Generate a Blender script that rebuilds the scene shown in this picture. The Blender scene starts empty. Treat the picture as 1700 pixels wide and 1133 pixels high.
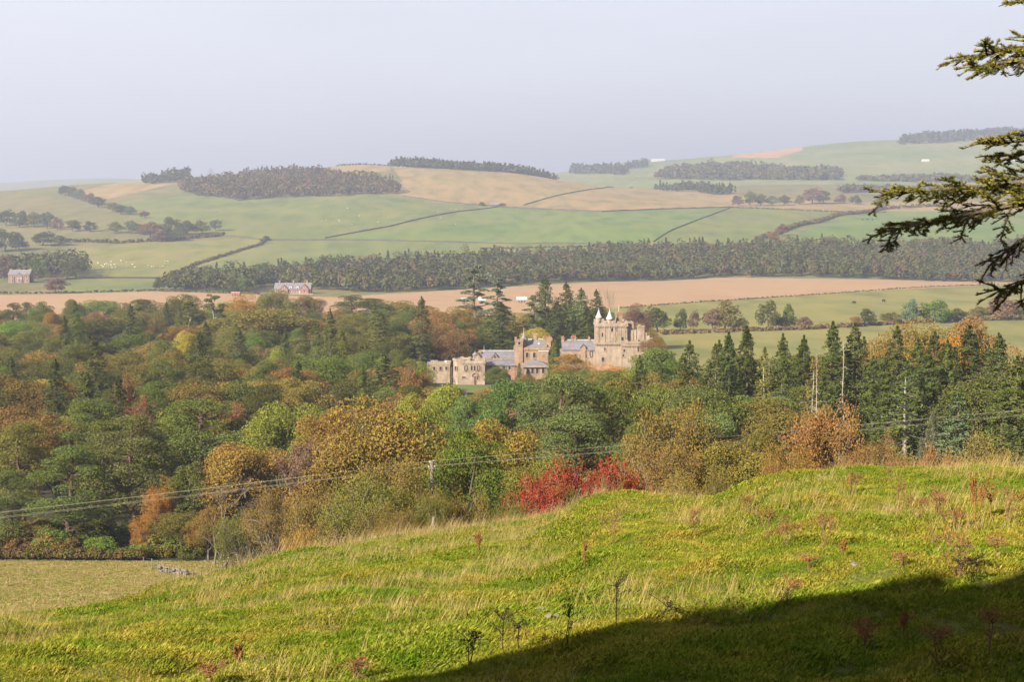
import bpy, math, random
import numpy as np
from mathutils import Vector, Matrix

# ------------------------------------------------------------------ camera, sky, sun, exposure
F = 2400.0                       # focal length in photo pixels (photo 1700 x 1133)
HOR = 363.0                      # eye level row
PITCH = math.atan((566.5 - HOR) / F)
SUN_AZ = (-0.70, -0.714)         # horizontal direction towards the sun
SUN_EL = math.radians(29)
scene = bpy.context.scene
cam_d = bpy.data.cameras.new('camera'); cam = bpy.data.objects.new('camera', cam_d)
scene.collection.objects.link(cam); scene.camera = cam
cam.location = (0, 0, 0); cam.rotation_euler = (math.radians(90) - PITCH, 0, 0)
cam_d.sensor_width = 36.0; cam_d.lens = 36.0 * F / 1700.0
cam_d.clip_start = 0.05; cam_d.clip_end = 40000

world = bpy.data.worlds.new('World'); scene.world = world; world.use_nodes = True
wn = world.node_tree.nodes; wl = world.node_tree.links
sky = wn.new('ShaderNodeTexSky'); sky.sky_type = 'NISHITA'; sky.sun_disc = False
sky.sun_elevation = SUN_EL
sky.sun_rotation = math.atan2(SUN_AZ[0], SUN_AZ[1])
sky.air_density = 1.0; sky.dust_density = 3.0; sky.ozone_density = 2.0; sky.altitude = 100
_mx = wn.new('ShaderNodeMix'); _mx.data_type = 'RGBA'; _mx.inputs[0].default_value = 0.86       # veil of even high haze
wl.new(sky.outputs[0], _mx.inputs[6]); _mx.inputs[7].default_value = (3.75, 3.72, 4.05, 1)
_tc = wn.new('ShaderNodeTexCoord'); _mp = wn.new('ShaderNodeMapping'); _mp.inputs['Scale'].default_value = (1, 1, 3.5); _nz = wn.new('ShaderNodeTexNoise'); _nz.inputs['Scale'].default_value = 4.0; _nz.inputs['Detail'].default_value = 4
_mr = wn.new('ShaderNodeMapRange'); _mr.inputs[1].default_value = .3; _mr.inputs[2].default_value = .7; _mr.inputs[3].default_value = .955; _mr.inputs[4].default_value = 1.045     # faint high cloud
_vm = wn.new('ShaderNodeVectorMath'); _vm.operation = 'SCALE'
wl.new(_tc.outputs['Generated'], _mp.inputs[0]); wl.new(_mp.outputs[0], _nz.inputs['Vector']); wl.new(_nz.outputs['Fac'], _mr.inputs[0]); wl.new(_mx.outputs[2], _vm.inputs[0]); wl.new(_mr.outputs[0], _vm.inputs['Scale'])
wl.new(_vm.outputs[0], wn['Background'].inputs[0])
wn['Background'].inputs[1].default_value = 0.05

sd = bpy.data.lights.new('sun', 'SUN'); sun = bpy.data.objects.new('sun', sd)
scene.collection.objects.link(sun)
sd.energy = 5.0; sd.angle = math.radians(0.5); sd.color = (1.0, 0.90, 0.74)
_h = math.hypot(*SUN_AZ)
to_sun = Vector((SUN_AZ[0] / _h * math.cos(SUN_EL), SUN_AZ[1] / _h * math.cos(SUN_EL), math.sin(SUN_EL)))
sun.rotation_euler = to_sun.to_track_quat('Z', 'Y').to_euler()

scene.view_settings.view_transform = 'Standard'; scene.view_settings.look = 'None'
scene.view_settings.exposure = 2.35; scene.view_settings.gamma = 1.0
scene.render.engine = 'CYCLES'
cy = scene.cycles
cy.max_bounces = 4; cy.diffuse_bounces = 2; cy.glossy_bounces = 1; cy.transmission_bounces = 2
cy.transparent_max_bounces = 4; cy.volume_bounces = 0
cy.use_denoising = True
cy.sample_clamp_indirect = 5.0
HAZE_DENSITY = 2.3e-4

RNG = np.random.default_rng(7)
random.seed(7)
COL = scene.collection

# ------------------------------------------------------------------ helpers: pixels, materials, meshes
SP, CP = math.sin(PITCH), math.cos(PITCH)
def ray(px, py):
    X = (px - 850) / F; Y = -(py - 566.5) / F
    dy = CP + SP * Y; dz = -SP + CP * Y
    return X / dy, dz / dy                      # x/y, z/y
def row_of(x, y, z):                            # world -> photo pixel
    yc = y * CP - z * SP; zc = y * SP + z * CP
    return 850 + F * x / yc, 566.5 - F * zc / yc
def zrow(row, d):                               # height of photo row at forward distance d
    Y = -(row - 566.5) / F
    return (-SP + CP * Y) / (CP + SP * Y) * d

KA = 0.50                                        # surface reflectances sit low; the exposure is set for them
def new_mat(name):
    m = bpy.data.materials.new(name); m.use_nodes = True
    nt = m.node_tree; nt.nodes.clear()
    out = nt.nodes.new('ShaderNodeOutputMaterial')
    return m, nt, out
def N(nt, t, **kw):
    n = nt.nodes.new(t)
    for k, v in kw.items(): setattr(n, k, v)
    return n
def ramp(nt, fac, stops):
    r = N(nt, 'ShaderNodeValToRGB')
    e = r.color_ramp.elements
    while len(e) < len(stops): e.new(0.5)
    for i, (p, c) in enumerate(stops):
        e[i].position = p; e[i].color = (*c, 1) if len(c) == 3 else c
    nt.links.new(fac, r.inputs[0]); return r.outputs[0]
def noise(nt, scale, detail=4, rough=0.6, vec=None, mapping=None):
    n = N(nt, 'ShaderNodeTexNoise'); n.inputs['Scale'].default_value = scale
    n.inputs['Detail'].default_value = detail; n.inputs['Roughness'].default_value = rough
    if vec is None:
        g = N(nt, 'ShaderNodeNewGeometry'); vec = g.outputs['Position']
    if mapping:
        mp = N(nt, 'ShaderNodeMapping'); mp.inputs['Scale'].default_value = mapping
        nt.links.new(vec, mp.inputs[0]); vec = mp.outputs[0]
    nt.links.new(vec, n.inputs['Vector']); return n.outputs['Fac']
def mixc(nt, fac, a, b, mode='MIX'):
    m = N(nt, 'ShaderNodeMix', data_type='RGBA', blend_type=mode)
    for s, v in ((0, fac), (6, a), (7, b)):
        if hasattr(v, 'is_linked'): nt.links.new(v, m.inputs[s])
        elif s == 0: m.inputs[0].default_value = v
        else: m.inputs[s].default_value = (*v, 1)
    return m.outputs[2]
def principled(nt, out, col, rough=0.9, spec=0.2, bump=None, bstr=0.3, bdist=0.1):
    p = N(nt, 'ShaderNodeBsdfPrincipled'); p.inputs['Roughness'].default_value = rough
    p.inputs['Specular IOR Level'].default_value = spec
    if hasattr(col, 'is_linked'): nt.links.new(col, p.inputs[0])
    else: p.inputs[0].default_value = (*col, 1)
    if bump is not None:
        b = N(nt, 'ShaderNodeBump'); b.inputs['Strength'].default_value = bstr; b.inputs['Distance'].default_value = bdist
        nt.links.new(bump, b.inputs['Height']); nt.links.new(b.outputs[0], p.inputs['Normal'])
    nt.links.new(p.outputs[0], out.inputs[0]); return p
def surf(name, stops, scale, rough=0.95, detail=5, mapping=None, bump=0.0, bscale=None, bdist=0.1, spec=0.15, second=None):
    m, nt, out = new_mat(name)
    c = ramp(nt, noise(nt, scale, detail, mapping=mapping), [(p, tuple(v * KA for v in q)) for p, q in stops])
    if second:
        sc2, st2, f2 = second[:3]
        c2 = ramp(nt, noise(nt, sc2, 4, mapping=second[3] if len(second) > 3 else None), st2)
        c = mixc(nt, f2, c, c2, 'MULTIPLY')
    b = noise(nt, bscale or scale * 6, 3) if bump else None
    principled(nt, out, c, rough, spec, b, bump, bdist)
    return m
def leaf_mat(name, trans=0.25, var=0.5, huevar=0.05):
    """foliage: the object's own colour, varied leaf by leaf and clump by clump"""
    m, nt, out = new_mat(name)
    oi = N(nt, 'ShaderNodeObjectInfo'); g = N(nt, 'ShaderNodeNewGeometry')
    tc = N(nt, 'ShaderNodeTexCoord')
    hs = N(nt, 'ShaderNodeHueSaturation')
    h = N(nt, 'ShaderNodeMapRange'); h.inputs[3].default_value = 0.5 - huevar; h.inputs[4].default_value = 0.5 + huevar
    nz = noise(nt, 0.45, 3, vec=tc.outputs['Object'])
    nt.links.new(nz, h.inputs[0]); h.inputs[1].default_value = 0.3; h.inputs[2].default_value = 0.7
    v = N(nt, 'ShaderNodeMapRange'); v.inputs[3].default_value = 1 - var; v.inputs[4].default_value = 1 + var
    nt.links.new(g.outputs['Random Per Island'], v.inputs[0])
    nt.links.new(oi.outputs['Color'], hs.inputs['Color']); nt.links.new(h.outputs[0], hs.inputs['Hue']); nt.links.new(v.outputs[0], hs.inputs['Value'])
    d = N(nt, 'ShaderNodeBsdfDiffuse'); t = N(nt, 'ShaderNodeBsdfTranslucent'); mx = N(nt, 'ShaderNodeMixShader')
    mx.inputs[0].default_value = trans
    nt.links.new(hs.outputs[0], d.inputs[0]); nt.links.new(hs.outputs[0], t.inputs[0])
    nt.links.new(d.outputs[0], mx.inputs[1]); nt.links.new(t.outputs[0], mx.inputs[2]); nt.links.new(mx.outputs[0], out.inputs[0])
    return m

class Geo:
    def __init__(s): s.v = []; s.n = 0; s.f3 = []; s.f4 = []
    def add(s, v, quads=None, tris=None):
        v = np.asarray(v, float).reshape(-1, 3); s.v.append(v)
        if quads is not None and len(quads): s.f4.append(np.asarray(quads, int).reshape(-1, 4) + s.n)
        if tris is not None and len(tris): s.f3.append(np.asarray(tris, int).reshape(-1, 3) + s.n)
        s.n += len(v); return s
    def mesh(s, name, mat=None, smooth=False):
        me = bpy.data.meshes.new(name)
        v = np.concatenate(s.v) if s.v else np.zeros((0, 3))
        f4 = np.concatenate(s.f4) if s.f4 else np.zeros((0, 4), int)
        f3 = np.concatenate(s.f3) if s.f3 else np.zeros((0, 3), int)
        me.vertices.add(len(v)); me.vertices.foreach_set('co', v.astype(np.float32).ravel())
        lv = np.concatenate([f4.ravel(), f3.ravel()]).astype(np.int32)
        me.loops.add(len(lv)); me.loops.foreach_set('vertex_index', lv)
        tot = np.concatenate([np.full(len(f4), 4), np.full(len(f3), 3)]).astype(np.int32)
        st = np.concatenate([[0], np.cumsum(tot)[:-1]]).astype(np.int32) if len(tot) else tot
        me.polygons.add(len(tot)); me.polygons.foreach_set('loop_start', st); me.polygons.foreach_set('loop_total', tot)
        me.polygons.foreach_set('use_smooth', np.full(len(tot), bool(smooth)))
        me.update(calc_edges=True); me.validate()
        if mat: me.materials.append(mat)
        return me
    # ---- shapes
    def box(s, x0, x1, y0, y1, z0, z1):
        v = [(x, y, z) for z in (z0, z1) for x, y in ((x0, y0), (x1, y0), (x1, y1), (x0, y1))]
        return s.add(v, [(0, 3, 2, 1), (4, 5, 6, 7), (0, 1, 5, 4), (1, 2, 6, 5), (2, 3, 7, 6), (3, 0, 4, 7)])
    def tube(s, pts, rad, n=5, cap=True):
        pts = np.asarray(pts, float); k = len(pts)
        rad = np.broadcast_to(np.asarray(rad, float), (k,))
        t = np.gradient(pts, axis=0); t /= np.linalg.norm(t, axis=1)[:, None] + 1e-9
        ref = np.where(np.abs(t[:, 2:3]) > 0.9, [[1., 0, 0]], [[0, 0, 1.]])
        a = np.cross(t, ref); a /= np.linalg.norm(a, axis=1)[:, None] + 1e-9; b = np.cross(t, a)
        th = np.arange(n) / n * 2 * math.pi
        v = pts[:, None] + rad[:, None, None] * (np.cos(th)[None, :, None] * a[:, None] + np.sin(th)[None, :, None] * b[:, None])
        i = np.arange(k - 1)[:, None] * n + np.arange(n)[None]; j = np.arange(k - 1)[:, None] * n + (np.arange(n)[None] + 1) % n
        q = np.stack([i, j, j + n, i + n], -1).reshape(-1, 4)
        tr = []
        if cap:
            for base in (0, (k - 1) * n):
                tr += [(base, base + m, base + m + 1) for m in range(1, n - 1)]
        return s.add(v.reshape(-1, 3), q, tr)
    def lathe(s, prof, n=16, c=(0, 0)):
        prof = np.asarray(prof, float); k = len(prof); th = np.arange(n) / n * 2 * math.pi
        v = np.stack([c[0] + prof[:, 0:1] * np.cos(th), c[1] + prof[:, 0:1] * np.sin(th), np.repeat(prof[:, 1:2], n, 1)], -1)
        i = np.arange(k - 1)[:, None] * n + np.arange(n)[None]; j = np.arange(k - 1)[:, None] * n + (np.arange(n)[None] + 1) % n
        return s.add(v.reshape(-1, 3), np.stack([i, j, j + n, i + n], -1).reshape(-1, 4))
    def cards(s, P, Nrm, size, rng, aspect=1.0, updir=None, bend=0.25):
        """leaf clumps: bent diamonds centred on P, facing Nrm"""
        n = len(P); Nrm = Nrm / (np.linalg.norm(Nrm, axis=1)[:, None] + 1e-9)
        r = rng.normal(size=(n, 3)) if updir is None else updir
        a = np.cross(Nrm, r); a /= np.linalg.norm(a, axis=1)[:, None] + 1e-9; b = np.cross(Nrm, a)
        L = (size * np.ones(n))[:, None]; W = L * aspect
        k = Nrm * L * bend
        v = np.stack([P - b * L * .5 - k, P + a * W * .5, P + b * L * .5 - k, P - a * W * .5], 1)
        return s.add(v.reshape(-1, 3), np.arange(4 * n).reshape(-1, 4))

def obj(name, me, parent=None, mat=None, color=None):
    if isinstance(me, Geo): me = me.mesh(name, mat)
    o = bpy.data.objects.new(name, me); COL.objects.link(o)
    if parent is not None: o.parent = parent
    if color is not None: o.color = (*color, 1)
    return o
def empty(name, loc, rz=0):
    o = bpy.data.objects.new(name, None); COL.objects.link(o)
    o.location = loc; o.rotation_euler = (0, 0, rz); o.empty_display_size = 0.2; return o
def tag(o, label=None, cat=None, group=None, kind=None):
    if label: o['label'] = label
    if cat: o['category'] = cat
    if group: o['group'] = group
    if kind: o['kind'] = kind
    return o

# ------------------------------------------------------------------ terrain as a height function
CX = np.arange(-1200, 2921, 10.0)                       # photo columns the table is held for
LD = np.linspace(math.log(9.0), math.log(9500.0), 620)
def col(xs, ys): return np.interp(CX, xs, ys)
crest_px = [-400, 0, 120, 200, 330, 400, 500, 600, 700, 800, 900, 950, 1000, 1100, 1200, 1230, 1260, 1300, 1400, 1500, 1600, 1650, 1700, 2100]
crest_row = [1075, 1030, 1018, 1000, 965, 945, 915, 899, 884, 872, 864, 848, 824, 819, 821, 812, 800, 788, 783, 781, 770, 771, 776, 765]
crest_d = [36, 40, 43, 46, 52, 55, 59, 62, 63, 62, 60, 56, 52, 50, 48, 46, 44, 42, 40, 38, 36, 35.5, 35, 32]
dc = col(crest_px, crest_d); rc = col(crest_px, crest_row); zc_ = zrow(rc, dc)
d0 = col([-400, 0, 850, 1700, 2100], [18, 17, 15, 13, 12]); zb = zrow(1133.0, d0)
rings = [(np.full_like(CX, 9.0), zb + (d0 - 9.0) * 0.19), (d0, zb), (dc, zc_),
         (dc + 8, zc_ - 8 * .30), (dc + 30, zc_ - 30 * .335),
         (np.full_like(CX, 130.), col([-400, 0, 330, 850, 1700, 2100], [-36.2, -36.2, -36.2, -34, -29, -27])),
         (np.full_like(CX, 178.), col([-400, 0, 330, 850, 1700, 2100], [-43.4, -43.4, -43.6, -41.5, -37, -36]))]
for d_, z_ in ((250, (-46, -46, -43)), (430, (-49, -49, -48.5)), (620, (-49.7,) * 3), (900, (-49.5,) * 3)):
    rings.append((np.full_like(CX, float(d_)), col([0, 850, 1700], z_)))
FAR_D = [1050, 1200, 1330, 1450, 1700, 1950, 2200, 2400, 2600, 2900, 3400, 4200, 4700, 6500, 9500]
FAR = {-400: [474, 450, 430, 408, 372, 350, 335, 322, 330, 340, 340, 332, 322, 305, 335],
       0: [474, 450, 430, 408, 370, 345, 325, 314, 325, 340, 340, 330, 320, 303, 335],
       200: [474, 450, 430, 408, 370, 342, 318, 301, 310, 330, 330, 325, 315, 295, 335],
       330: [474, 452, 432, 410, 371, 340, 312, 291, 300, 320, 322, 320, 312, 303, 335],
       400: [474, 452, 432, 412, 372, 340, 309, 285, 296, 320, 320, 318, 312, 308, 335],
       600: [474, 458, 438, 415, 370, 335, 299, 267, 276, 310, 310, 305, 308, 312, 335],
       700: [474, 460, 438, 415, 370, 338, 302, 274, 281, 310, 310, 300, 306, 312, 335],
       850: [474, 462, 436, 412, 375, 345, 308, 281, 292, 318, 308, 296, 304, 312, 335],
       1000: [474, 462, 434, 405, 368, 346, 323, 304, 320, 310, 288, 274, 290, 310, 335],
       1100: [474, 462, 432, 402, 368, 348, 331, 319, 318, 302, 282, 266, 282, 310, 335],
       1250: [474, 462, 430, 400, 370, 349, 334, 323, 313, 299, 275, 246, 262, 305, 335],
       1450: [474, 462, 430, 402, 372, 351, 335, 323, 313, 298, 270, 232, 248, 300, 335],
       1700: [474, 464, 432, 402, 375, 352, 335, 322, 312, 298, 263, 214, 232, 295, 335],
       2100: [474, 464, 432, 402, 375, 352, 335, 322, 312, 298, 258, 205, 225, 290, 335]}
fk = sorted(FAR)
for i_, d_ in enumerate(FAR_D):
    rings.append((np.full_like(CX, float(d_)), col(fk, [zrow(FAR[k][i_], d_) for k in fk])))
RD = np.stack([r[0] for r in rings], 1); RZ = np.stack([r[1] for r in rings], 1)
TAB = np.empty((len(CX), len(LD)))
for i in range(len(CX)):
    o_ = np.argsort(RD[i]); TAB[i] = np.interp(np.exp(LD), RD[i][o_], RZ[i][o_])
def blur(A, axis, s):
    k = int(3 * s); w = np.exp(-0.5 * (np.arange(-k, k + 1) / s) ** 2); w /= w.sum()
    P = [(0, 0), (0, 0)]; P[axis] = (k, k); B = np.pad(A, P, mode='edge'); out = np.zeros_like(A)
    for m, ww in enumerate(w): out += ww * np.take(B, np.arange(m, m + A.shape[axis]), axis)
    return out
TAB = blur(blur(TAB, 1, 3.0), 0, 2.0)
# value noise for lumpy ground
_g = RNG.random((256, 256))
def vnoise(x, y):
    xi = np.floor(x).astype(int); yi = np.floor(y).astype(int); fx = x - xi; fy = y - yi
    fx = fx * fx * (3 - 2 * fx); fy = fy * fy * (3 - 2 * fy)
    a = _g[xi % 256, yi % 256]; b = _g[(xi + 1) % 256, yi % 256]; c = _g[xi % 256, (yi + 1) % 256]; d = _g[(xi + 1) % 256, (yi + 1) % 256]
    return (a * (1 - fx) + b * fx) * (1 - fy) + (c * (1 - fx) + d * fx) * fy - 0.5
def ground(x, y):
    x = np.asarray(x, float); y = np.asarray(y, float); x, y = np.broadcast_arrays(x, y)
    yy = np.maximum(y, 12.0)
    u = x / yy; px = 850 + F * u * 0.985
    ci = np.clip((px - CX[0]) / 10.0, 0, len(CX) - 1.001); li = np.clip((np.log(yy) - LD[0]) / (LD[1] - LD[0]), 0, len(LD) - 1.001)
    c0 = ci.astype(int); l0 = li.astype(int); fc = ci - c0; fl = li - l0
    z = (TAB[c0, l0] * (1 - fc) + TAB[c0 + 1, l0] * fc) * (1 - fl) + (TAB[c0, l0 + 1] * (1 - fc) + TAB[c0 + 1, l0 + 1] * fc) * fl
    zn = -1.7 + 0.05 * x + np.where(y < 0, -y * 0.12, 0)
    t = np.clip(y / 12.0, 0, 1); z = z * t + zn * (1 - t)
    near = np.clip((75 - y) / 20, 0, 1)
    z = z + near * (0.40 * vnoise(x / 3.1 + 9, y / 4.0) + 0.22 * vnoise(x / 1.1, y / 1.3) + 0.12 * vnoise(x / 0.4, y / 0.4))
    z = z + np.clip((y - 600) / 600, 0, 1) * np.clip((2700 - y) / 300, 0, 1) * 5.0 * vnoise(x / 120., y / 160.)
    z = z + np.clip((y - 2700) / 600, 0, 1) * 16.0 * vnoise(x / 330., y / 420.)
    return z
def gz(x, y): return float(ground(np.array([x]), np.array([y]))[0])
def pix_ground(px, py, dmin=600., dmax=9000.):
    """first ground point behind a photo pixel"""
    d = np.exp(np.linspace(math.log(dmin), math.log(dmax), 3000)); u, w = ray(px, py)
    hit = np.nonzero(ground(u * d, d) >= w * d)[0]
    y = d[hit[0]] if len(hit) else dmax
    return np.array([u * y, y, gz(u * y, y)])

def in_poly(px, py, poly):
    p = np.asarray(poly, float); r = np.zeros(px.shape, bool); j = len(p) - 1
    for i in range(len(p)):
        xi, yi = p[i]; xj, yj = p[j]
        c = ((yi > py) != (yj > py)) & (px < (xj - xi) * (py - yi) / (yj - yi + 1e-12) + xi)
        r ^= c; j = i
    return r
def grid_faces(nr, nc):
    i = np.arange(nr - 1)[:, None] * nc + np.arange(nc - 1)[None]
    return np.stack([i, i + 1, i + nc + 1, i + nc], -1).reshape(-1, 4)
def sub_mesh(name, V, Q, mat, smooth=True):
    used = np.unique(Q); rm = np.zeros(len(V), int); rm[used] = np.arange(len(used))
    return Geo().add(V[used], rm[Q]).mesh(name, mat, smooth)

# ------------------------------------------------------------------ ground materials
G_ = lambda r, g, b: (r, g, b)
m_turf = surf('turf', [(.30, (.075, .085, .018)), (.48, (.12, .125, .025)), (.60, (.17, .135, .045)), (.72, (.10, .115, .022))], 0.55, detail=6, bump=.5, bscale=9,
              second=(0.09, [(.35, (.75, .85, .6)), (.65, (1.15, 1.0, .85))], .8))
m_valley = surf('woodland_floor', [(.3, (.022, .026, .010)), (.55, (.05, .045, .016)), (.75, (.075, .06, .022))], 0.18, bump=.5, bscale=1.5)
m_palefield = surf('rough_pasture', [(.3, (.30, .25, .075)), (.5, (.40, .32, .11)), (.7, (.32, .275, .08))], 0.12, mapping=(1, 2.5, 1), bump=.4, bscale=2.5,
                   second=(2.2, [(.3, (.72, .76, .65)), (.7, (1.1, 1.08, 1.05))], .8))
def field_mat(name, a, b, c, sc=0.012, stripe=0.0):
    return surf(name, [(.34, a), (.5, b), (.64, c)], sc, detail=9, second=(0.05, [(.36, (.70, .76, .66)), (.5, (1, 1, 1)), (.62, (1.2, 1.1, 1.05))], .85, (1, .3, 1)))
m_pasture = field_mat('hill_pasture', (.13, .135, .04), (.17, .155, .05), (.20, .165, .06))
m_green = field_mat('green_pasture', (.12, .155, .036), (.15, .175, .042), (.18, .18, .05))
m_bright = field_mat('bright_green_pasture', (.105, .165, .032), (.13, .185, .038), (.16, .185, .045))
m_tan = field_mat('stubble', (.25, .185, .075), (.30, .215, .09), (.25, .20, .075))
m_yelgreen = field_mat('yellow_green_pasture', (.18, .175, .045), (.215, .20, .055), (.165, .175, .042))
m_plough = surf('ploughed_soil', [(.3, (.34, .215, .12)), (.5, (.39, .25, .14)), (.7, (.36, .24, .135))], 0.02, detail=6, bump=.3, bscale=.5, bdist=.3,
                second=(0.25, [(.3, (.88, .86, .84)), (.7, (1.08, 1.06, 1.04))], .8, (.25, 1, 1)))
m_farpasture = field_mat('far_pasture', (.13, .18, .05), (.19, .22, .075), (.24, .23, .10), 0.004)
m_farplough = field_mat('far_ploughed', (.40, .24, .15), (.44, .27, .16), (.40, .26, .15), 0.004)

# ------------------------------------------------------------------ ground meshes
# near hillside (with the ground behind the camera)
xs = np.concatenate([np.linspace(-110, -50, 20)[:-1], np.linspace(-50, 40, 330), np.linspace(40, 90, 18)[1:]])
ys = np.concatenate([np.linspace(-60, 6, 45)[:-1], np.linspace(6, 90, 300), np.linspace(90, 128, 30)[1:]])
XX, YY = np.meshgrid(xs, ys)
V = np.stack([XX, YY, ground(XX, YY)], -1).reshape(-1, 3)
o = obj('hillside', sub_mesh('hillside', V, grid_faces(len(ys), len(xs)), m_turf))
tag(o, 'sunlit rough grass hillside sloping down to the wood', kind='structure')

us = np.concatenate([np.linspace(-1.6, -.45, 24)[:-1], np.linspace(-.45, .45, 260), np.linspace(.45, 1.6, 24)[1:]])
def polar(ds):
    D, U = np.meshgrid(ds, us, indexing='ij'); X = U * D; Z = ground(X, D)
    return np.stack([X, D, Z], -1).reshape(-1, 3), grid_faces(len(ds), len(us))
V, Q = polar(np.exp(np.linspace(math.log(122), math.log(632), 110)))
V[:, 2] -= np.clip((128 - V[:, 1]) / 6, 0, 1) * 0.4
c = V[Q].mean(1); cpx, cpy = row_of(c[:, 0], c[:, 1], c[:, 2])
pale = (c[:, 1] < 181 + 0 * c[:, 0]) & (cpx < 420)
near_p = ((c[:, 1] > 560) & (cpx > 900)) | ((c[:, 1] > 285) & (cpx > 1130)) | ((c[:, 1] > 470) & (cpx > 1060))
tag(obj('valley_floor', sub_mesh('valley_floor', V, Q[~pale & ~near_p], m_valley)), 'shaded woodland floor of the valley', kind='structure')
tag(obj('pale_field', sub_mesh('pale_field', V, Q[pale], m_palefield)), 'pale dry grass field below the hillside in front of the hedge', kind='structure')
tag(obj('meadow', sub_mesh('meadow', V, Q[near_p], m_yelgreen)), 'light green meadow beyond the spruce stand', kind='structure')

us = np.concatenate([np.linspace(-1.6, -.40, 24)[:-1], np.linspace(-.40, .40, 600), np.linspace(.40, 1.6, 24)[1:]])
V, Q = polar(np.concatenate([np.linspace(630, 1050, 70)[:-1], np.linspace(1050, 2600, 330), np.linspace(2600, 2720, 8)[1:]]))
c = V[Q].mean(1); cpx, cpy = row_of(c[:, 0], c[:, 1], c[:, 2])
FIELDS = [
 ('ploughed_field', m_plough, 'broad pinkish brown ploughed field beyond the castle', [(560, 505), (600, 491), (850, 476), (1000, 468), (1200, 461), (1450, 464), (1650, 469), (2400, 470), (2400, 474), (1640, 474), (1500, 480), (1300, 492), (1150, 502), (1030, 511), (850, 520), (600, 540)]),
 ('ploughed_field', m_plough, 'tan ploughed field in front of the stone farmhouse', [(-900, 492), (0, 490), (120, 488), (250, 484), (450, 490), (560, 494), (600, 494), (600, 580), (-900, 580)]),
 ('meadow_strip', m_yelgreen, 'light green meadow strip below the ploughed field', [(600, 540), (850, 520), (1030, 511), (1150, 502), (1300, 492), (1500, 480), (1640, 474), (2400, 474), (2400, 640), (600, 640)]),
 ('small_ploughed_field', m_plough, 'small orange brown soil patch in a gap of the forest belt', [(424, 460), (440, 456), (456, 456), (458, 463), (430, 465)]),
 ('stubble_field', m_tan, 'straw coloured stubble field under the hilltop plantation', [(655, 322), (668, 300), (640, 262), (700, 276), (800, 282), (900, 292), (1000, 303), (1080, 315), (1230, 318), (1215, 345), (1100, 347), (1000, 352), (900, 347), (830, 343), (740, 338)]),
 ('upper_stubble_field', m_tan, 'dry straw coloured hilltop above the oval plantation', [(120, 320), (250, 290), (400, 270), (560, 255), (640, 262), (650, 285), (560, 285), (430, 283), (310, 300), (180, 330)]),
 ('green_field', m_green, 'large green pasture below the oval plantation', [(170, 340), (300, 322), (430, 333), (640, 324), (740, 338), (830, 343), (700, 375), (560, 397), (440, 398), (370, 392), (240, 370)]),
 ('bright_green_field', m_bright, 'bright green pasture crossed by a straight wall', [(560, 397), (700, 375), (830, 343), (1000, 352), (1120, 347), (1215, 345), (1120, 385), (1060, 405), (820, 404)]),
 ('bright_green_field', m_green, 'green field beyond the straight wall above the forest belt', [(1215, 345), (1330, 350), (1470, 352), (1400, 362), (1290, 395), (1250, 402), (1060, 405), (1120, 385)]),
 ('yellow_green_field', m_yelgreen, 'yellow green pasture dotted with sheep', [(100, 412), (300, 402), (400, 396), (440, 400), (420, 416), (340, 440), (270, 462), (110, 462)]),
 ('grazed_field', m_green, 'long green pasture above the forest belt', [(440, 401), (560, 399), (820, 405), (1060, 406), (1060, 430), (300, 470), (340, 440), (420, 416)]),
 ('roadside_field', m_green, 'green paddock beside the stone farmhouse', [(100, 465), (270, 463), (270, 484), (110, 488)]),
 ('corner_field', m_bright, 'green field between two dark hedges above the forest', [(1290, 402), (1400, 362), (1480, 352), (2400, 350), (2400, 410), (1290, 410)]),
 ('pale_strip_field', m_tan, 'pale strip field below the hedgerow trees', [(1215, 344), (1235, 325), (1400, 335), (2400, 335), (2400, 350), (1470, 351), (1330, 349)]),
]
fid = np.full(len(Q), -1)
for i, f_ in enumerate(FIELDS):
    k = in_poly(cpx, cpy, f_[3]) & (fid < 0); fid[k] = i
tag(obj('hill', sub_mesh('hill', V, Q[fid < 0], m_pasture)), 'broad rounded hill of pasture above the valley', kind='structure')
for i, f_ in enumerate(FIELDS):
    if (fid == i).any(): tag(obj(f_[0], sub_mesh(f_[0], V, Q[fid == i], f_[1])), f_[2], kind='structure')
us = np.concatenate([np.linspace(-1.6, -.40, 24)[:-1], np.linspace(-.40, .40, 300), np.linspace(.40, 1.6, 24)[1:]])
V, Q = polar(np.concatenate([np.linspace(2718, 4800, 110)[:-1], np.linspace(4800, 9500, 40)]))
c = V[Q].mean(1); cpx, cpy = row_of(c[:, 0], c[:, 1], c[:, 2])
fp = in_poly(cpx, cpy, [(1215, 262), (1230, 246), (1340, 236), (1330, 250), (1290, 262)])
tag(obj('distant_hills', sub_mesh('distant_hills', V, Q[~fp], m_farpasture)), 'pale hazy hills on the skyline', kind='structure')
if fp.any(): tag(obj('distant_ploughed_field', sub_mesh('distant_ploughed_field', V, Q[fp], m_farplough)), 'pinkish ploughed field high on the distant hills', kind='structure')

# ------------------------------------------------------------------ tree prototypes
m_leaf = leaf_mat('broadleaf_foliage', .12, .30, .018)
m_needle = leaf_mat('needle_foliage', .10, .34, .01)
m_bark = surf('bark', [(.3, (.09, .07, .05)), (.6, (.17, .14, .10))], 1.6, bump=.5, bscale=9)
m_pinebark = surf('pine_bark', [(.3, (.09, .055, .036)), (.6, (.145, .09, .06))], 1.2, bump=.5, bscale=8)
m_palebark = surf('pale_bark', [(.3, (.24, .21, .165)), (.6, (.36, .325, .265))], 2.0)
m_twig = surf('twig', [(.3, (.14, .11, .07)), (.6, (.24, .195, .135))], 2.0)

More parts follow.
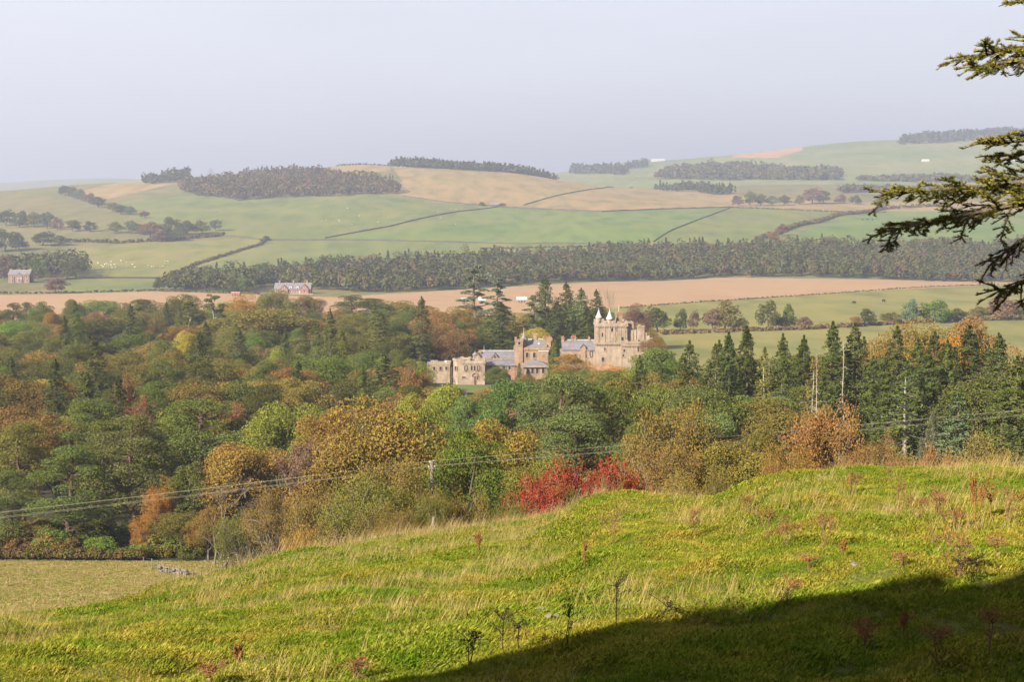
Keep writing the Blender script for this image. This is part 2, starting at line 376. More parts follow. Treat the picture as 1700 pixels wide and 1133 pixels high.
def unit(n, rng):
    v = rng.normal(size=(n, 3)); return v / np.linalg.norm(v, axis=1)[:, None]
def limb(g, a, b, r0, r1, rng, wob=.08, n=4, sag=0.0):
    a = np.asarray(a, float); b = np.asarray(b, float); t = np.linspace(0, 1, n + 1)[:, None]
    L = np.linalg.norm(b - a); p = a + (b - a) * t
    p[1:-1] += rng.normal(size=(n - 1, 3)) * wob * L
    p[:, 2] -= sag * L * np.sin(t[:, 0] * math.pi)
    g.tube(p, np.linspace(r0, r1, n + 1), 4 if r0 < .1 else 6)
    return p
def clump_cards(g, C, R, n, size, rng, flat=.75, up=.35, tilt=.5, aspect=.75):
    """n leaf faces over the outside of ellipsoidal clumps (centres C, radii R)"""
    w = R ** 2 / (R ** 2).sum(); k = rng.choice(len(C), n, p=w)
    d = unit(n, rng); d[:, 2] += up; d /= np.linalg.norm(d, axis=1)[:, None]
    rr = R[k][:, None] * rng.uniform(.6, 1.06, n)[:, None] ** .5
    P = C[k] + d * rr * np.array([1, 1, flat])
    g.cards(P, d + rng.normal(size=(n, 3)) * tilt, size * rng.uniform(.6, 1.35, n), rng, aspect)

def broadleaf(seed, H, W, ncl, ncard, card, low=.22, top_narrow=.25, sparse=0.0, limbs=10, asym=.2):
    rng = np.random.default_rng(seed); cr, tk = Geo(), Geo()
    # crown hull: wide in the middle, uneven from side to side
    d = unit(ncl * 3, rng); d = d[d[:, 2] > -.75][:ncl]
    lob = 1 + asym * np.sin(np.arctan2(d[:, 1], d[:, 0]) * rng.integers(2, 5) + rng.uniform(0, 6)) + rng.normal(size=len(d)) * .10
    cz = H * (low + (1 - low) * .48); rz = H * (1 - low) * .5
    fac = rng.uniform(.45, .92, len(d)) ** .6 * lob
    C = np.stack([d[:, 0] * W * .42 * fac, d[:, 1] * W * .42 * fac, cz + d[:, 2] * rz * .84 * np.minimum(fac, 1.05)], 1)
    t = np.clip((C[:, 2] - cz) / rz, 0, 1); C[:, :2] *= (1 - top_narrow * t)[:, None]
    R = rng.uniform(.09, .20, len(d)) * W
    clump_cards(cr, C, R, ncard, card, rng)
    limb(tk, (0, 0, -.5), (rng.normal() * .3, rng.normal() * .3, H * .55), .028 * H, .012 * H, rng, .02)
    for i in rng.choice(len(C), min(limbs, len(C)), replace=False):
        z0 = rng.uniform(.16, .5) * H
        limb(tk, (0, 0, z0), C[i] * .97, .011 * H, .003 * H, rng, .05)
    return cr, tk
def pine(seed, H, W, ncl, ncard, card, base=.38):
    rng = np.random.default_rng(seed); cr, tk = Geo(), Geo()
    lean = rng.normal(size=2) * .05 * H
    C, R = [], []
    for i in range(ncl):
        t = rng.uniform(0, 1) ** .8; z = H * (base + (1 - base) * t * .95)
        rad = W * .45 * (math.sin(math.pi * (.18 + .80 * t)) ** .6) * rng.uniform(.35, 1.0)
        a = rng.uniform(0, 6.28); C.append((math.cos(a) * rad + lean[0] * t, math.sin(a) * rad + lean[1] * t, z)); R.append(rng.uniform(.11, .19) * W)
    C = np.array(C); R = np.array(R)
    clump_cards(cr, C, R, ncard, card, rng, flat=.55, up=.5, tilt=.6, aspect=.5)
    limb(tk, (0, 0, -.5), (lean[0], lean[1], H * .92), (.019 if base < .4 else .010) * H, .006 * H, rng, .015, 6)
    for i in range(len(C)):
        if rng.random() < .6: limb(tk, (lean[0] * .6, lean[1] * .6, C[i, 2] - H * .06), C[i], .008 * H, .002 * H, rng, .05, 3)
    for i in range(5):
        a = rng.uniform(0, 6.28); z = rng.uniform(.2, base) * H
        limb(tk, (0, 0, z), (math.cos(a) * W * .25, math.sin(a) * W * .25, z + .04 * H), .006 * H, .001 * H, rng, .06, 3)
    return cr, tk
def spruce(seed, H, W, nlev, ncard, card, base=.10, droop=.22, gaps=.12):
    rng = np.random.default_rng(seed); cr, tk = Geo(), Geo()
    P, D, S = [], [], []
    nb_tot = nlev * 8; per = max(3, ncard // nb_tot)
    for k in range(nlev):
        t = k / (nlev - 1); z = H * (base + (1 - base) * t ** .95)
        r = W * .5 * (1 - t) ** .68 * min(1, .72 + t * 1.4) * rng.uniform(.8, 1.1) + .12
        for j in range(8):
            if rng.random() < gaps: continue
            a = j / 8 * 6.283 + rng.uniform(-.4, .4) + k; rr = r * rng.uniform(.5, 1.2)
            s = np.sqrt(rng.uniform(.02, 1, per)); side = rng.normal(size=per) * .16 * rr * (1.1 - s * .5)
            x = math.cos(a) * s * rr - math.sin(a) * side; y = math.sin(a) * s * rr + math.cos(a) * side
            zz = z - droop * rr * s ** 1.4 + rng.normal(size=per) * .10 * card + .16 * rr * np.clip(s - .8, 0, 1) - np.abs(rng.normal(size=per)) * card * .35
            P.append(np.stack([x, y, zz], 1)); D.append(np.tile([math.cos(a), math.sin(a), -.45], (per, 1))); S.append(np.full(per, card * (.55 + .45 * (1 - t))))
            if r > .8 and rng.random() < .5: limb(tk, (0, 0, z), (math.cos(a) * rr * .9, math.sin(a) * rr * .9, z - droop * rr * .8), .02, .008, rng, .02, 2)
    P = np.concatenate(P); D = np.concatenate(D); S = np.concatenate(S)
    nr = np.cross(np.cross(D, [0, 0, 1.]), D); nr += rng.normal(size=nr.shape) * .55 + D * .25
    side = np.cross(nr, D + rng.normal(size=D.shape) * .35)
    cr.cards(P, nr, S * rng.uniform(.6, 1.3, len(P)), rng, .42, updir=side, bend=.18)
    limb(tk, (0, 0, -.5), (0, 0, H * .985), .016 * H, .02, rng, .004, 6)
    return cr, tk
def cedar(seed, H, W, nplate, ncard, card):
    rng = np.random.default_rng(seed); cr, tk = Geo(), Geo(); C, R = [], []
    for i in range(nplate):
        t = i / (nplate - 1); z = H * (.22 + .75 * t); a = i * 2.4 + rng.uniform(-.5, .5)
        L = W * .5 * (1 - .72 * t) * rng.uniform(.65, 1.1)
        for s in (.45, .75, 1.0):
            C.append((math.cos(a) * L * s, math.sin(a) * L * s, z - .03 * H * s)); R.append(W * .10 * (1 - .3 * t))
        limb(tk, (0, 0, z - .05 * H), (math.cos(a) * L, math.sin(a) * L, z - .03 * H), .008 * H, .002 * H, rng, .03, 3)
    C = np.array(C); R = np.array(R)
    clump_cards(cr, C, R, ncard, card, rng, flat=.3, up=.6, tilt=.6, aspect=.55)
    limb(tk, (0, 0, -.5), (0, 0, H * .97), .022 * H, .004 * H, rng, .008, 5)
    return cr, tk
def branching(g, p, d, L, r, depth, rng, tips, spread=.55, up=.12):
    q = p + d * L
    g.tube([p, (p + q) / 2 + rng.normal(size=3) * .05 * L, q], [r, r * .82, r * .62], 3 if r < .04 else 5, False)
    if depth == 0: tips.append(q); return
    for k in range(rng.integers(2, 4)):
        nd = d + rng.normal(size=3) * spread + np.array([0, 0, up]); nd /= np.linalg.norm(nd)
        branching(g, q - d * L * rng.uniform(0, .35), nd, L * rng.uniform(.6, .85), r * .62, depth - 1, rng, tips, spread, up)
def twiggy(seed, H, W, ncard, card, stems=1, depth=5, up=.15, spread=.5, inward=.6):
    """open tree or bush: visible pale branches, thin leaf cover at the twigs"""
    rng = np.random.default_rng(seed); cr, tk = Geo(), Geo(); tips = []
    for s in range(stems):
        a = rng.uniform(0, 6.28); tilt = 0.05 if stems == 1 else rng.uniform(.15, .7)
        d = np.array([math.cos(a) * tilt, math.sin(a) * tilt, 1.]); d /= np.linalg.norm(d)
        branching(tk, np.array([d[0] * .3, d[1] * .3, -.3]), d, H * (.30 if stems == 1 else .24), H * (.0115 if stems == 1 else .009), depth, rng, tips, spread, up)
    T = np.array(tips); 
    sx = W / (np.percentile(T[:, 0], 96) - np.percentile(T[:, 0], 4)); sy = W / (np.percentile(T[:, 1], 96) - np.percentile(T[:, 1], 4)); sz = H / np.percentile(T[:, 2], 98)
    S = np.array([sx, sy, sz]); tk.v = [v * S for v in tk.v]; T = T * S
    k = rng.integers(0, len(T), ncard)
    P = T[k] + rng.normal(size=(ncard, 3)) * .045 * W
    P = P * (1 - np.abs(rng.normal(size=(ncard, 1))) * .08 * inward)
    if ncard: cr.cards(P, rng.normal(size=(ncard, 3)) + [0, 0, .5], card * rng.uniform(.6, 1.4, ncard), rng, .75)
    return cr, tk

def snag(seed, H, W):
    rng = np.random.default_rng(seed); tk = Geo(); limb(tk, (0, 0, -.4), (rng.normal() * .3, 0, H), .12, .025, rng, .008, 7)
    for k in range(34):
        z = rng.uniform(.25, .97) * H; a = rng.uniform(0, 6.28); l = W * .5 * rng.uniform(.3, 1.1) * (1.1 - z / H * .7); limb(tk, (0, 0, z), (math.cos(a) * l, math.sin(a) * l, z + rng.uniform(-.5, .4) * l), .035, .008, rng, .05, 3)
    return Geo(), tk
class Proto: pass
PROTO = {}
def proto(key, gen, H, W, bark, leaf):
    p = Proto(); cr, tk = gen; p.H, p.W = H, W
    v = np.concatenate(cr.v) if cr.v else np.concatenate(tk.v)
    p.top = float(np.percentile(v[:, 2], 99.7)); p.wid = float(np.percentile(v[:, 0], 98.5) - np.percentile(v[:, 0], 1.5))
    p.crown = cr.mesh('crown', leaf) if cr.v else None; p.trunk = tk.mesh('trunk', bark)
    PROTO.setdefault(key, []).append(p)
for s in range(5): proto('oak', broadleaf(100 + s, 15, 12, 52, 21000, .21), 15, 12, m_bark, m_leaf)
for s in range(4): proto('ash', broadleaf(140 + s, 17, 9, 46, 15000, .20, low=.25, top_narrow=.4, limbs=14), 17, 9, m_bark, m_leaf)
for s in range(3): proto('far_oak', broadleaf(180 + s, 13, 12, 44, 2600, .65, limbs=3, low=-.04, top_narrow=.1), 13, 12, m_bark, m_leaf)
for s in range(4): proto('pine', pine(200 + s, 19, 11, 58, 20000, .24, base=.24), 19, 11, m_pinebark, m_needle)
for s in range(2): proto('tall_pine', pine(240 + s, 22, 6.5, 22, 3600, .36, base=.55), 22, 6.5, m_palebark, m_needle)
for s in range(4): proto('spruce', spruce(260 + s, 24, 9.5, 34 + 3 * s, 10000, .58, gaps=.27, droop=.3), 24, 8.5, m_bark, m_needle)
for s in range(2): proto('ragged_spruce', spruce(280 + s, 24, 7, 40, 2600, .62, base=.35, gaps=.45), 24, 7, m_palebark, m_needle)
for s in range(2): proto('cedar', cedar(300 + s, 28, 15, 26, 5500, .55), 28, 15, m_bark, m_needle)
for s in range(3): proto('birch', twiggy(320 + s, 14, 8, 6500, .26, 1, 6, .22, .42), 14, 8, m_palebark, m_leaf)
for s in range(4): proto('hazel', twiggy(340 + s, 10, 8.5, 16000, .165, 10, 4, .14, .5), 10, 8.5, m_twig, m_leaf)
for s in range(3): proto('thorn', twiggy(360 + s, 4.5, 6.5, 13000, .115, 8, 4, .05, .6), 4.5, 6.5, m_twig, m_leaf)
for s in range(2): proto('rowan', twiggy(370 + s, 4.5, 6.5, 8500, .15, 8, 4, .05, .6), 4.5, 6.5, m_palebark, m_leaf)
for s in range(2): proto('bare', twiggy(380 + s, 12, 6.5, 0, .2, 1, 6, .3, .36), 12, 6.5, m_twig, m_leaf)
for s in range(2): proto('dead', snag(390 + s, 15, 3), 15, 3, m_palebark, m_leaf)
for s in range(3): proto('shrub', broadleaf(400 + s, 2.4, 3.4, 22, 1500, .17, low=.02, limbs=6), 2.4, 3.4, m_twig, m_leaf)

PAL = {  # foliage colours
 'olive': (.092, .082, .018), 'dark green': (.055, .061, .014), 'mid green': (.07, .094, .016), 'bronze': (.118, .080, .021),
 'rust brown': (.135, .076, .024), 'orange': (.22, .10, .018), 'golden brown': (.15, .098, .021), 'yellow green': (.12, .128, .018),
 'bright green': (.085, .125, .018), 'yellow': (.24, .19, .025), 'blue green': (.068, .088, .027), 'pine green': (.07, .083, .02),
 'spruce green': (.05, .06, .016), 'purple brown': (.115, .068, .042), 'scarlet': (.165, .034, .016), 'grey green': (.07, .085, .045),
 'dull red': (.15, .055, .03), 'hazel brown': (.125, .083, .022), 'moss green': (.075, .09, .018)}
SPEC = {'oak': 'broadleaf tree', 'ash': 'upright broadleaf tree', 'far_oak': 'round broadleaf tree', 'pine': 'scots pine', 'tall_pine': 'bare stemmed tall pine',
        'spruce': 'spruce', 'ragged_spruce': 'ragged spruce', 'cedar': 'layered cedar', 'birch': 'thin birch', 'hazel': 'many stemmed hazel',
        'thorn': 'hawthorn bush', 'rowan': 'red hawthorn bush', 'bare': 'leafless grey tree', 'dead': 'dead bare tree', 'shrub': 'low shrub'}
NAME = {'oak': 'broadleaf_tree', 'ash': 'ash_tree', 'far_oak': 'hedgerow_tree', 'pine': 'pine_tree', 'tall_pine': 'pine_tree', 'spruce': 'spruce_tree',
        'ragged_spruce': 'spruce_tree', 'cedar': 'cedar_tree', 'birch': 'birch_tree', 'hazel': 'hazel_tree', 'thorn': 'hawthorn_bush', 'rowan': 'hawthorn_bush', 'bare': 'bare_tree', 'dead': 'dead_tree', 'shrub': 'shrub'}
trng = np.random.default_rng(99)
AUTO = []
PLACED = []                                             # (x, y, radius)
def tree_at(kind, x, y, h, w, colour, zone, label=None, jitter=.16, sink=.15):
    p = PROTO[kind][trng.integers(len(PROTO[kind]))]
    e = empty(NAME[kind], (x, y, gz(x, y) - sink), float(trng.uniform(0, 6.28)))
    e.scale = (w / p.wid, w / p.wid, h / p.top)
    c = np.array(PAL[colour]) * 0.98 * trng.uniform(1 - jitter, 1 + jitter) * (1 + trng.normal(size=3) * .05)
    c = tuple(np.clip(c, .005, .7))
    obj('trunk', p.trunk, e)
    if p.crown: obj('crown', p.crown, e, color=c)
    cat = 'shrub' if kind == 'shrub' else ('bush' if kind in ('thorn', 'rowan') else 'tree')
    if not label:
        adj = '' if kind in ('bare', 'dead') else colour + ' '
        label = f'{adj}{SPEC[kind]} {zone}'
        e['group'] = f'{SPEC[kind]}s {zone}'
        if kind not in ('shrub',): AUTO.append((e, kind, colour, h))
    tag(e, label, cat); PLACED.append((x, y, w / 2)); return e
DEF_H = {'oak': 16, 'ash': 17, 'pine': 18, 'tall_pine': 22, 'spruce': 25, 'ragged_spruce': 22, 'cedar': 30, 'birch': 13, 'hazel': 9, 'thorn': 4, 'bare': 12, 'dead': 15, 'far_oak': 11, 'shrub': 2.4}
def put(kind, px, top, wpx, colour, zone, d=None, h=None, label=None, base=None):
    """stand a tree so that its top meets photo point (px, top): its distance from its usual height, or its height from its distance"""
    u, w = ray(px, top)
    if base is not None: d = pix_ground(px, base, 100)[1]
    if d is None:
        h = h or DEF_H[kind]; ds = np.linspace(90, 640, 1101)
        e = ground(u * ds, ds) + h - w * ds; k = np.nonzero(e <= 0)[0]          # top sinks below the sight line beyond the answer
        d = None
        s = np.nonzero(np.sign(e[1:]) != np.sign(e[:-1]))[0]
        d = ds[s[-1]] if len(s) else 560.0
    z = w * d; hh = z - gz(u * d, d)
    return tree_at(kind, u * d, d, max(hh, 1.0), wpx * d / F, colour, zone, label)

Z1 = 'in the mixed wood below the hillside'
Z2 = 'in the wood behind the castle'
Z3 = 'in the spruce stand beyond the grassy crest'
Z4 = 'just beyond the grassy crest'
# ---- trees picked out from the photograph: kind, column, top row, width, colour, zone, distance, own label
L = [
 # edge of the wood along the field
 ('pine', 215, 688, 150, 'pine green', Z1, 192, 'broad scots pine with reddish trunk behind the field hedge'), ('pine', 110, 742, 120, 'pine green', Z1, 188, None), ('pine', 330, 668, 150, 'pine green', Z1, 215, None),
 ('pine', 30, 700, 110, 'olive', Z1, 205, None), ('pine', 20, 780, 90, 'pine green', Z1, 192, None), ('pine', 275, 715, 110, 'pine green', Z1, 200, None), ('pine', 375, 700, 90, 'dark green', Z1, 222, None),
 ('ash', 312, 768, 80, 'moss green', Z1, 190, None), ('hazel', 268, 795, 62, 'orange', Z1, 188, 'bright orange hazel at the corner of the pine clump'), ('hazel', 252, 850, 50, 'orange', Z1, 186, None), ('bare', 352, 790, 80, 'olive', Z1, 178, None), ('oak', 300, 850, 80, 'olive', Z1, 186, None), ('hazel', 372, 858, 80, 'olive', Z1, 172, None), ('oak', 345, 840, 70, 'hazel brown', Z1, 182, None),
 ('hazel', 455, 812, 110, 'hazel brown', Z1, 160, None), ('hazel', 405, 845, 80, 'olive', Z1, 170, None), ('birch', 480, 738, 100, 'purple brown', Z1, 185, None), ('birch', 420, 745, 80, 'rust brown', Z1, 200, None), ('birch', 540, 720, 80, 'purple brown', Z1, 180, None),
 ('oak', 645, 662, 215, 'hazel brown', Z1, 122, 'large bronze brown tree behind the electricity pole'), ('oak', 570, 735, 170, 'hazel brown', Z1, 118, None), ('hazel', 640, 760, 150, 'hazel brown', Z4, 105, None), ('hazel', 520, 815, 120, 'hazel brown', Z4, 110, None),
 ('oak', 770, 715, 150, 'mid green', Z4, 115, 'glossy dark green tree standing just behind the electricity pole'), ('oak', 820, 700, 130, 'bronze', Z1, 128, None), ('oak', 900, 760, 120, 'olive', Z4, 105, None),
 ('oak', 735, 640, 110, 'yellow green', Z1, 205, None), ('oak', 690, 655, 90, 'yellow green', Z1, 190, None),
 ('pine', 840, 630, 150, 'blue green', Z1, 170, None), ('pine', 930, 622, 170, 'blue green', Z1, 165, None), ('pine', 1000, 640, 120, 'pine green', Z1, 168, None), ('pine', 960, 690, 170, 'blue green', Z1, 145, None), ('pine', 790, 660, 90, 'blue green', Z1, 180, None),
 ('ash', 1030, 625, 100, 'olive', Z1, 180, None), ('oak', 1080, 640, 110, 'moss green', Z1, 175, None),
 ('pine', 1150, 640, 130, 'blue green', Z4, 140, None), ('pine', 1195, 690, 110, 'blue green', Z4, 118, None), ('pine', 1060, 700, 100, 'pine green', Z4, 140, None),
 ('hazel', 1110, 668, 170, 'hazel brown', Z4, 110, 'tall light brown hazel left standing between two blue green pines'), ('hazel', 1090, 735, 150, 'hazel brown', Z4, 90, None), ('oak', 1215, 735, 140, 'olive', Z4, 92, None), ('oak', 1260, 690, 110, 'olive', Z4, 112, None),
 ('hazel', 1380, 670, 170, 'rust brown', Z4, 92, 'wide rust brown hazel in front of the spruces'), ('hazel', 1450, 720, 110, 'rust brown', Z4, 84, None), ('hazel', 1310, 735, 110, 'golden brown', Z4, 84, None),
 ('hazel', 1620, 715, 130, 'hazel brown', Z4, 78, 'pale brown hazel beside the blue spruce'), ('hazel', 1560, 735, 90, 'rust brown', Z4, 76, None), ('spruce', 1592, 650, 110, 'grey green', Z4, 98, 'blue grey spruce above the grassy crest'), ('spruce', 1665, 640, 90, 'spruce green', Z4, 125, None), ('hazel', 1500, 742, 70, 'rust brown', Z4, 80, None), 
 ('birch', 1555, 680, 50, 'grey green', Z4, 110, None),
 # spruce stand
 ('spruce', 1062, 590, 55, 'spruce green', Z3, 250, 'single dark spruce beside the castle tower'), ('spruce', 1145, 565, 81, 'spruce green', Z3, 225, None), ('spruce', 1210, 550, 78, 'spruce green', Z3, 215, None), ('spruce', 1240, 540, 86, 'spruce green', Z3, 222, None), ('ragged_spruce', 1188, 570, 57, 'spruce green', Z3, 210, None),
 ('spruce', 1300, 553, 68, 'spruce green', Z3, 218, None), ('spruce', 1335, 556, 68, 'spruce green', Z3, 225, None), ('spruce', 1383, 533, 81, 'spruce green', Z3, 212, None), ('spruce', 1420, 536, 91, 'spruce green', Z3, 215, None), ('spruce', 1450, 590, 78, 'spruce green', Z3, 200, None),
 ('spruce', 1490, 540, 81, 'spruce green', Z3, 212, None), ('spruce', 1525, 562, 86, 'spruce green', Z3, 206, None), ('spruce', 1552, 550, 86, 'spruce green', Z3, 215, None), ('spruce', 1610, 540, 117, 'spruce green', Z3, 200, None), ('spruce', 1660, 555, 104, 'spruce green', Z3, 190, None), ('spruce', 1585, 575, 78, 'spruce green', Z3, 198, None), ('spruce', 1690, 590, 117, 'dark green', Z3, 160, None),
 ('ragged_spruce', 1270, 575, 57, 'olive', Z3, 205, None), ('ragged_spruce', 1505, 600, 78, 'spruce green', Z3, 185, None), ('ragged_spruce', 1350, 590, 52, 'olive', Z3, 200, None), ('spruce', 1475, 610, 78, 'spruce green', Z3, 188, None), ('spruce', 1370, 610, 73, 'spruce green', Z3, 195, None),
 ('dead', 1400, 566, 26, 'olive', Z3, 196, 'tall pale dead trunk among the dark spruces'), ('dead', 1357, 585, 22, 'olive', Z3, 190, None), ('dead', 1277, 596, 16, 'olive', Z3, 205, None),
 ('oak', 1520, 532, 140, 'golden brown', Z3, 265, None), ('oak', 1620, 528, 120, 'rust brown', Z3, 260, None), ('oak', 1570, 560, 120, 'orange', Z3, 245, None), ('oak', 1680, 600, 110, 'golden brown', Z3, 215, None), ('oak', 1480, 555, 100, 'bronze', Z3, 250, None),
 ('oak', 1090, 585, 90, 'mid green', Z3, 300, None), ('oak', 1110, 600, 90, 'bright green', Z3, 280, None), ('oak', 1075, 620, 70, 'bronze', Z3, 250, None), ('oak', 1140, 625, 90, 'bronze', Z3, 215, None), ('oak', 1020, 605, 80, 'orange', Z1, 380, 'rusty orange tree against the foot of the castle tower'), ('oak', 1050, 625, 70, 'yellow', Z1, 300, None),
 ('oak', 1085, 560, 50, 'bronze', Z2, 420, None),
 # wood edge against the ploughed field
 ('oak', 30, 532, 90, 'bright green', Z1, None, 'bright yellow green tree near the ploughed field'), ('ash', 75, 508, 44, 'olive', Z1, None, None), ('spruce', 125, 500, 44, 'moss green', Z1, None, None), ('oak', 165, 498, 64, 'bright green', Z1, None, None), ('pine', 145, 535, 90, 'dark green', Z1, None, None),
 ('pine', 220, 498, 80, 'dark green', Z1, None, None), ('oak', 300, 489, 74, 'olive', Z1, None, None), ('tall_pine', 365, 488, 40, 'pine green', Z1, 500, None), ('tall_pine', 318, 500, 40, 'dark green', Z1, 480, None), ('oak', 400, 487, 56, 'orange', Z1, None, 'orange topped tree at the ploughed field edge'), ('oak', 310, 550, 46, 'yellow', Z1, 400, None),
 ('oak', 440, 512, 150, 'olive', Z1, 470, 'very broad olive brown tree in the mixed wood'), ('oak', 455, 483, 56, 'olive', Z1, None, None), ('oak', 510, 492, 66, 'bronze', Z1, None, None), ('pine', 585, 490, 70, 'dark green', Z1, None, None), ('spruce', 548, 512, 44, 'spruce green', Z1, None, None), ('spruce', 566, 545, 50, 'yellow green', Z1, 400, None), ('spruce', 632, 518, 60, 'moss green', Z1, 440, None), ('pine', 620, 495, 80, 'dark green', Z1, None, None), ('spruce', 700, 492, 50, 'dark green', Z2, None, None),
 ('oak', 660, 500, 70, 'olive', Z1, None, None), ('oak', 240, 600, 60, 'olive', Z1, None, None), ('oak', 283, 582, 56, 'golden brown', Z1, 330, None), ('spruce', 495, 600, 56, 'spruce green', Z1, 290, None), ('spruce', 640, 590, 90, 'spruce green', Z1, 300, None), ('birch', 672, 605, 60, 'rust brown', Z1, 290, None), ('birch', 195, 620, 60, 'rust brown', Z1, 260, None),
 ('oak', 470, 668, 130, 'yellow green', Z1, 210, 'large yellow green oak in the mixed wood'), ('oak', 545, 680, 90, 'golden brown', Z1, 200, None), ('birch', 230, 660, 50, 'dull red', Z1, 235, None), ('birch', 385, 668, 44, 'dull red', Z1, 232, None),
 # wood behind the castle
 ('cedar', 788, 440, 84, 'grey green', Z2, 520, 'tallest layered cedar behind the castle'), ('cedar', 826, 462, 56, 'grey green', Z2, 510, None), ('spruce', 905, 456, 60, 'blue green', Z2, 490, 'tallest fir rising behind the castle'), ('spruce', 940, 468, 56, 'spruce green', Z2, 485, None), ('spruce', 965, 478, 56, 'blue green', Z2, 480, None), ('spruce', 990, 480, 44, 'spruce green', Z2, 490, None), ('spruce', 925, 500, 60, 'spruce green', Z2, 470, None), ('spruce', 975, 510, 60, 'dark green', Z2, 465, None), ('cedar', 885, 490, 50, 'blue green', Z2, 480, None),
 ('bare', 1017, 470, 32, 'olive', Z2, 520, None), ('spruce', 832, 502, 90, 'dark green', Z2, 475, 'broad dark green fir behind the castle roofs'), ('oak', 870, 520, 60, 'bronze', Z2, 500, None), ('oak', 720, 510, 70, 'rust brown', Z2, 480, None), ('oak', 760, 510, 64, 'bronze', Z2, 500, None), ('oak', 700, 560, 60, 'dark green', Z2, 455, None), ('oak', 750, 545, 70, 'rust brown', Z2, 455, None), ('spruce', 800, 560, 60, 'spruce green', Z2, 460, None), ('oak', 780, 575, 60, 'dark green', Z2, 455, None), ('oak', 1055, 505, 50, 'purple brown', Z2, 540, None),
 # in front of the castle
 ('ash', 945, 588, 62, 'golden brown', Z1, 395, 'golden open tree in front of the castle hall'), ('spruce', 921, 562, 30, 'moss green', Z2, 412, 'slim green conifer between the castle roofs'), ('spruce', 862, 602, 16, 'blue green', Z2, 415, None), ('oak', 825, 606, 40, 'mid green', Z2, 408, None), ('oak', 870, 622, 50, 'olive', Z1, 360, None),
]
for kind, px, top, w, colr, zone, d, lab in L: put(kind, px, top, w, colr, zone, d, label=lab)
# hawthorns along the crest
TH = 'on the crest beside the electricity pole'
for px, top, w, colr, d, lab in [(905, 782, 120, 'scarlet', 70, 'red berried hawthorn with crooked pale branches on the crest'), (985, 758, 150, 'scarlet', 72, 'larger red berried hawthorn spreading along the crest'), (1045, 762, 90, 'scarlet', 74, 'small red berried hawthorn beside the brown hazels'),
                          (610, 780, 170, 'olive', 76, None), (722, 818, 80, 'olive', 70, None), (665, 845, 80, 'hazel brown', 68, None), (690, 800, 130, 'bronze', 78, None), (560, 835, 100, 'hazel brown', 80, None), (770, 810, 110, 'bronze', 80, None), (840, 820, 100, 'olive', 80, None), (640, 830, 120, 'olive', 72, None),
                          (945, 800, 70, 'olive', 69, None), (1015, 785, 60, 'bronze', 70, None), (870, 825, 60, 'olive', 69, None), (1130, 770, 90, 'hazel brown', 70, None), (1200, 775, 80, 'olive', 66, None), (1290, 758, 70, 'rust brown', 62, None), (1430, 760, 80, 'dull red', 58, None), (1530, 758, 60, 'rust brown', 56, None), (1650, 745, 90, 'hazel brown', 56, None), (500, 870, 90, 'golden brown', 86, None)]:
    put('rowan' if colr == 'scarlet' else 'thorn', px, top, w, colr, TH, d, label=lab)

# ---- the rest of the woods, filled in by spacing
def ceil_row(px, d):
    if d > 450: return np.interp(px, [0, 600, 700, 1000, 1030, 1060, 1100], [497, 492, 500, 490, 520, 545, 560])
    return np.interp(px, [0, 560, 690, 705, 740, 760, 800, 860, 900, 930, 985, 1010, 1050, 1088, 1110, 1130, 1700],
                     [500, 500, 590, 640, 652, 655, 648, 630, 628, 612, 608, 615, 610, 590, 575, 565, 548])
MIX = [('oak', 'olive', 6.5), ('oak', 'bronze', 4.5), ('oak', 'rust brown', 1.3), ('oak', 'dark green', 6.5), ('oak', 'golden brown', 1.7), ('oak', 'mid green', 2), ('oak', 'yellow green', 1.6), ('ash', 'olive', 2), ('ash', 'moss green', 2), ('ash', 'golden brown', 1),
       ('pine', 'dark green', 3), ('pine', 'pine green', 3), ('spruce', 'spruce green', 2.2), ('spruce', 'moss green', .8), ('birch', 'purple brown', 1.5), ('birch', 'rust brown', 1.5), ('birch', 'dull red', .15), ('ash', 'orange', .3), ('oak', 'yellow', .25)]
wts = np.array([m[2] for m in MIX]); wts = wts / wts.sum()
def fill(n_try, pxr, dr, zone, spacing, mix=None, hs=1.0):
    P = np.array(PLACED)
    for _ in range(n_try):
        px = trng.uniform(*pxr); d = math.sqrt(trng.uniform(dr[0] ** 2, dr[1] ** 2)); u = ray(px, 600)[0]; x = u * d
        if 392 < d < 462 and 640 < px < 1105: continue
        if d < 185 and px < 400: continue
        q = np.array(PLACED); sp = spacing * trng.uniform(.85, 1.2) * (1 + max(0, d - 190) / 390 * .45)
        if ((q[:, 0] - x) ** 2 + (q[:, 1] - d) ** 2 < sp ** 2).any(): continue
        kind, colr, _w = (mix or MIX)[trng.choice(len(wts), p=wts) if mix is None else trng.integers(len(mix))]
        h = DEF_H[kind] * trng.uniform(.72, 1.02) * hs
        zt = gz(x, d); r = row_of(x, d, zt + h)[1]; cl = ceil_row(px, d)
        if px > 1120 and kind != 'spruce': cl += 70 if d < 225 else 30
        if r < cl: h = zrow(cl + (trng.uniform(0, 10) if px < 1120 else trng.uniform(0, 50)), d) - zt
        if h < 5: continue
        wd = {'oak': .82, 'ash': .52, 'pine': .55, 'spruce': .32, 'birch': .55, 'hazel': .9}[kind] * h * trng.uniform(.85, 1.15)
        tree_at(kind, x, d, h, wd, colr, zone)
fill(5200, (-40, 730), (188, 585), Z1, 7.9)
fill(900, (640, 1060), (462, 570), Z2, 7.5)
fill(1600, (690, 1110), (150, 392), Z1, 7.2)
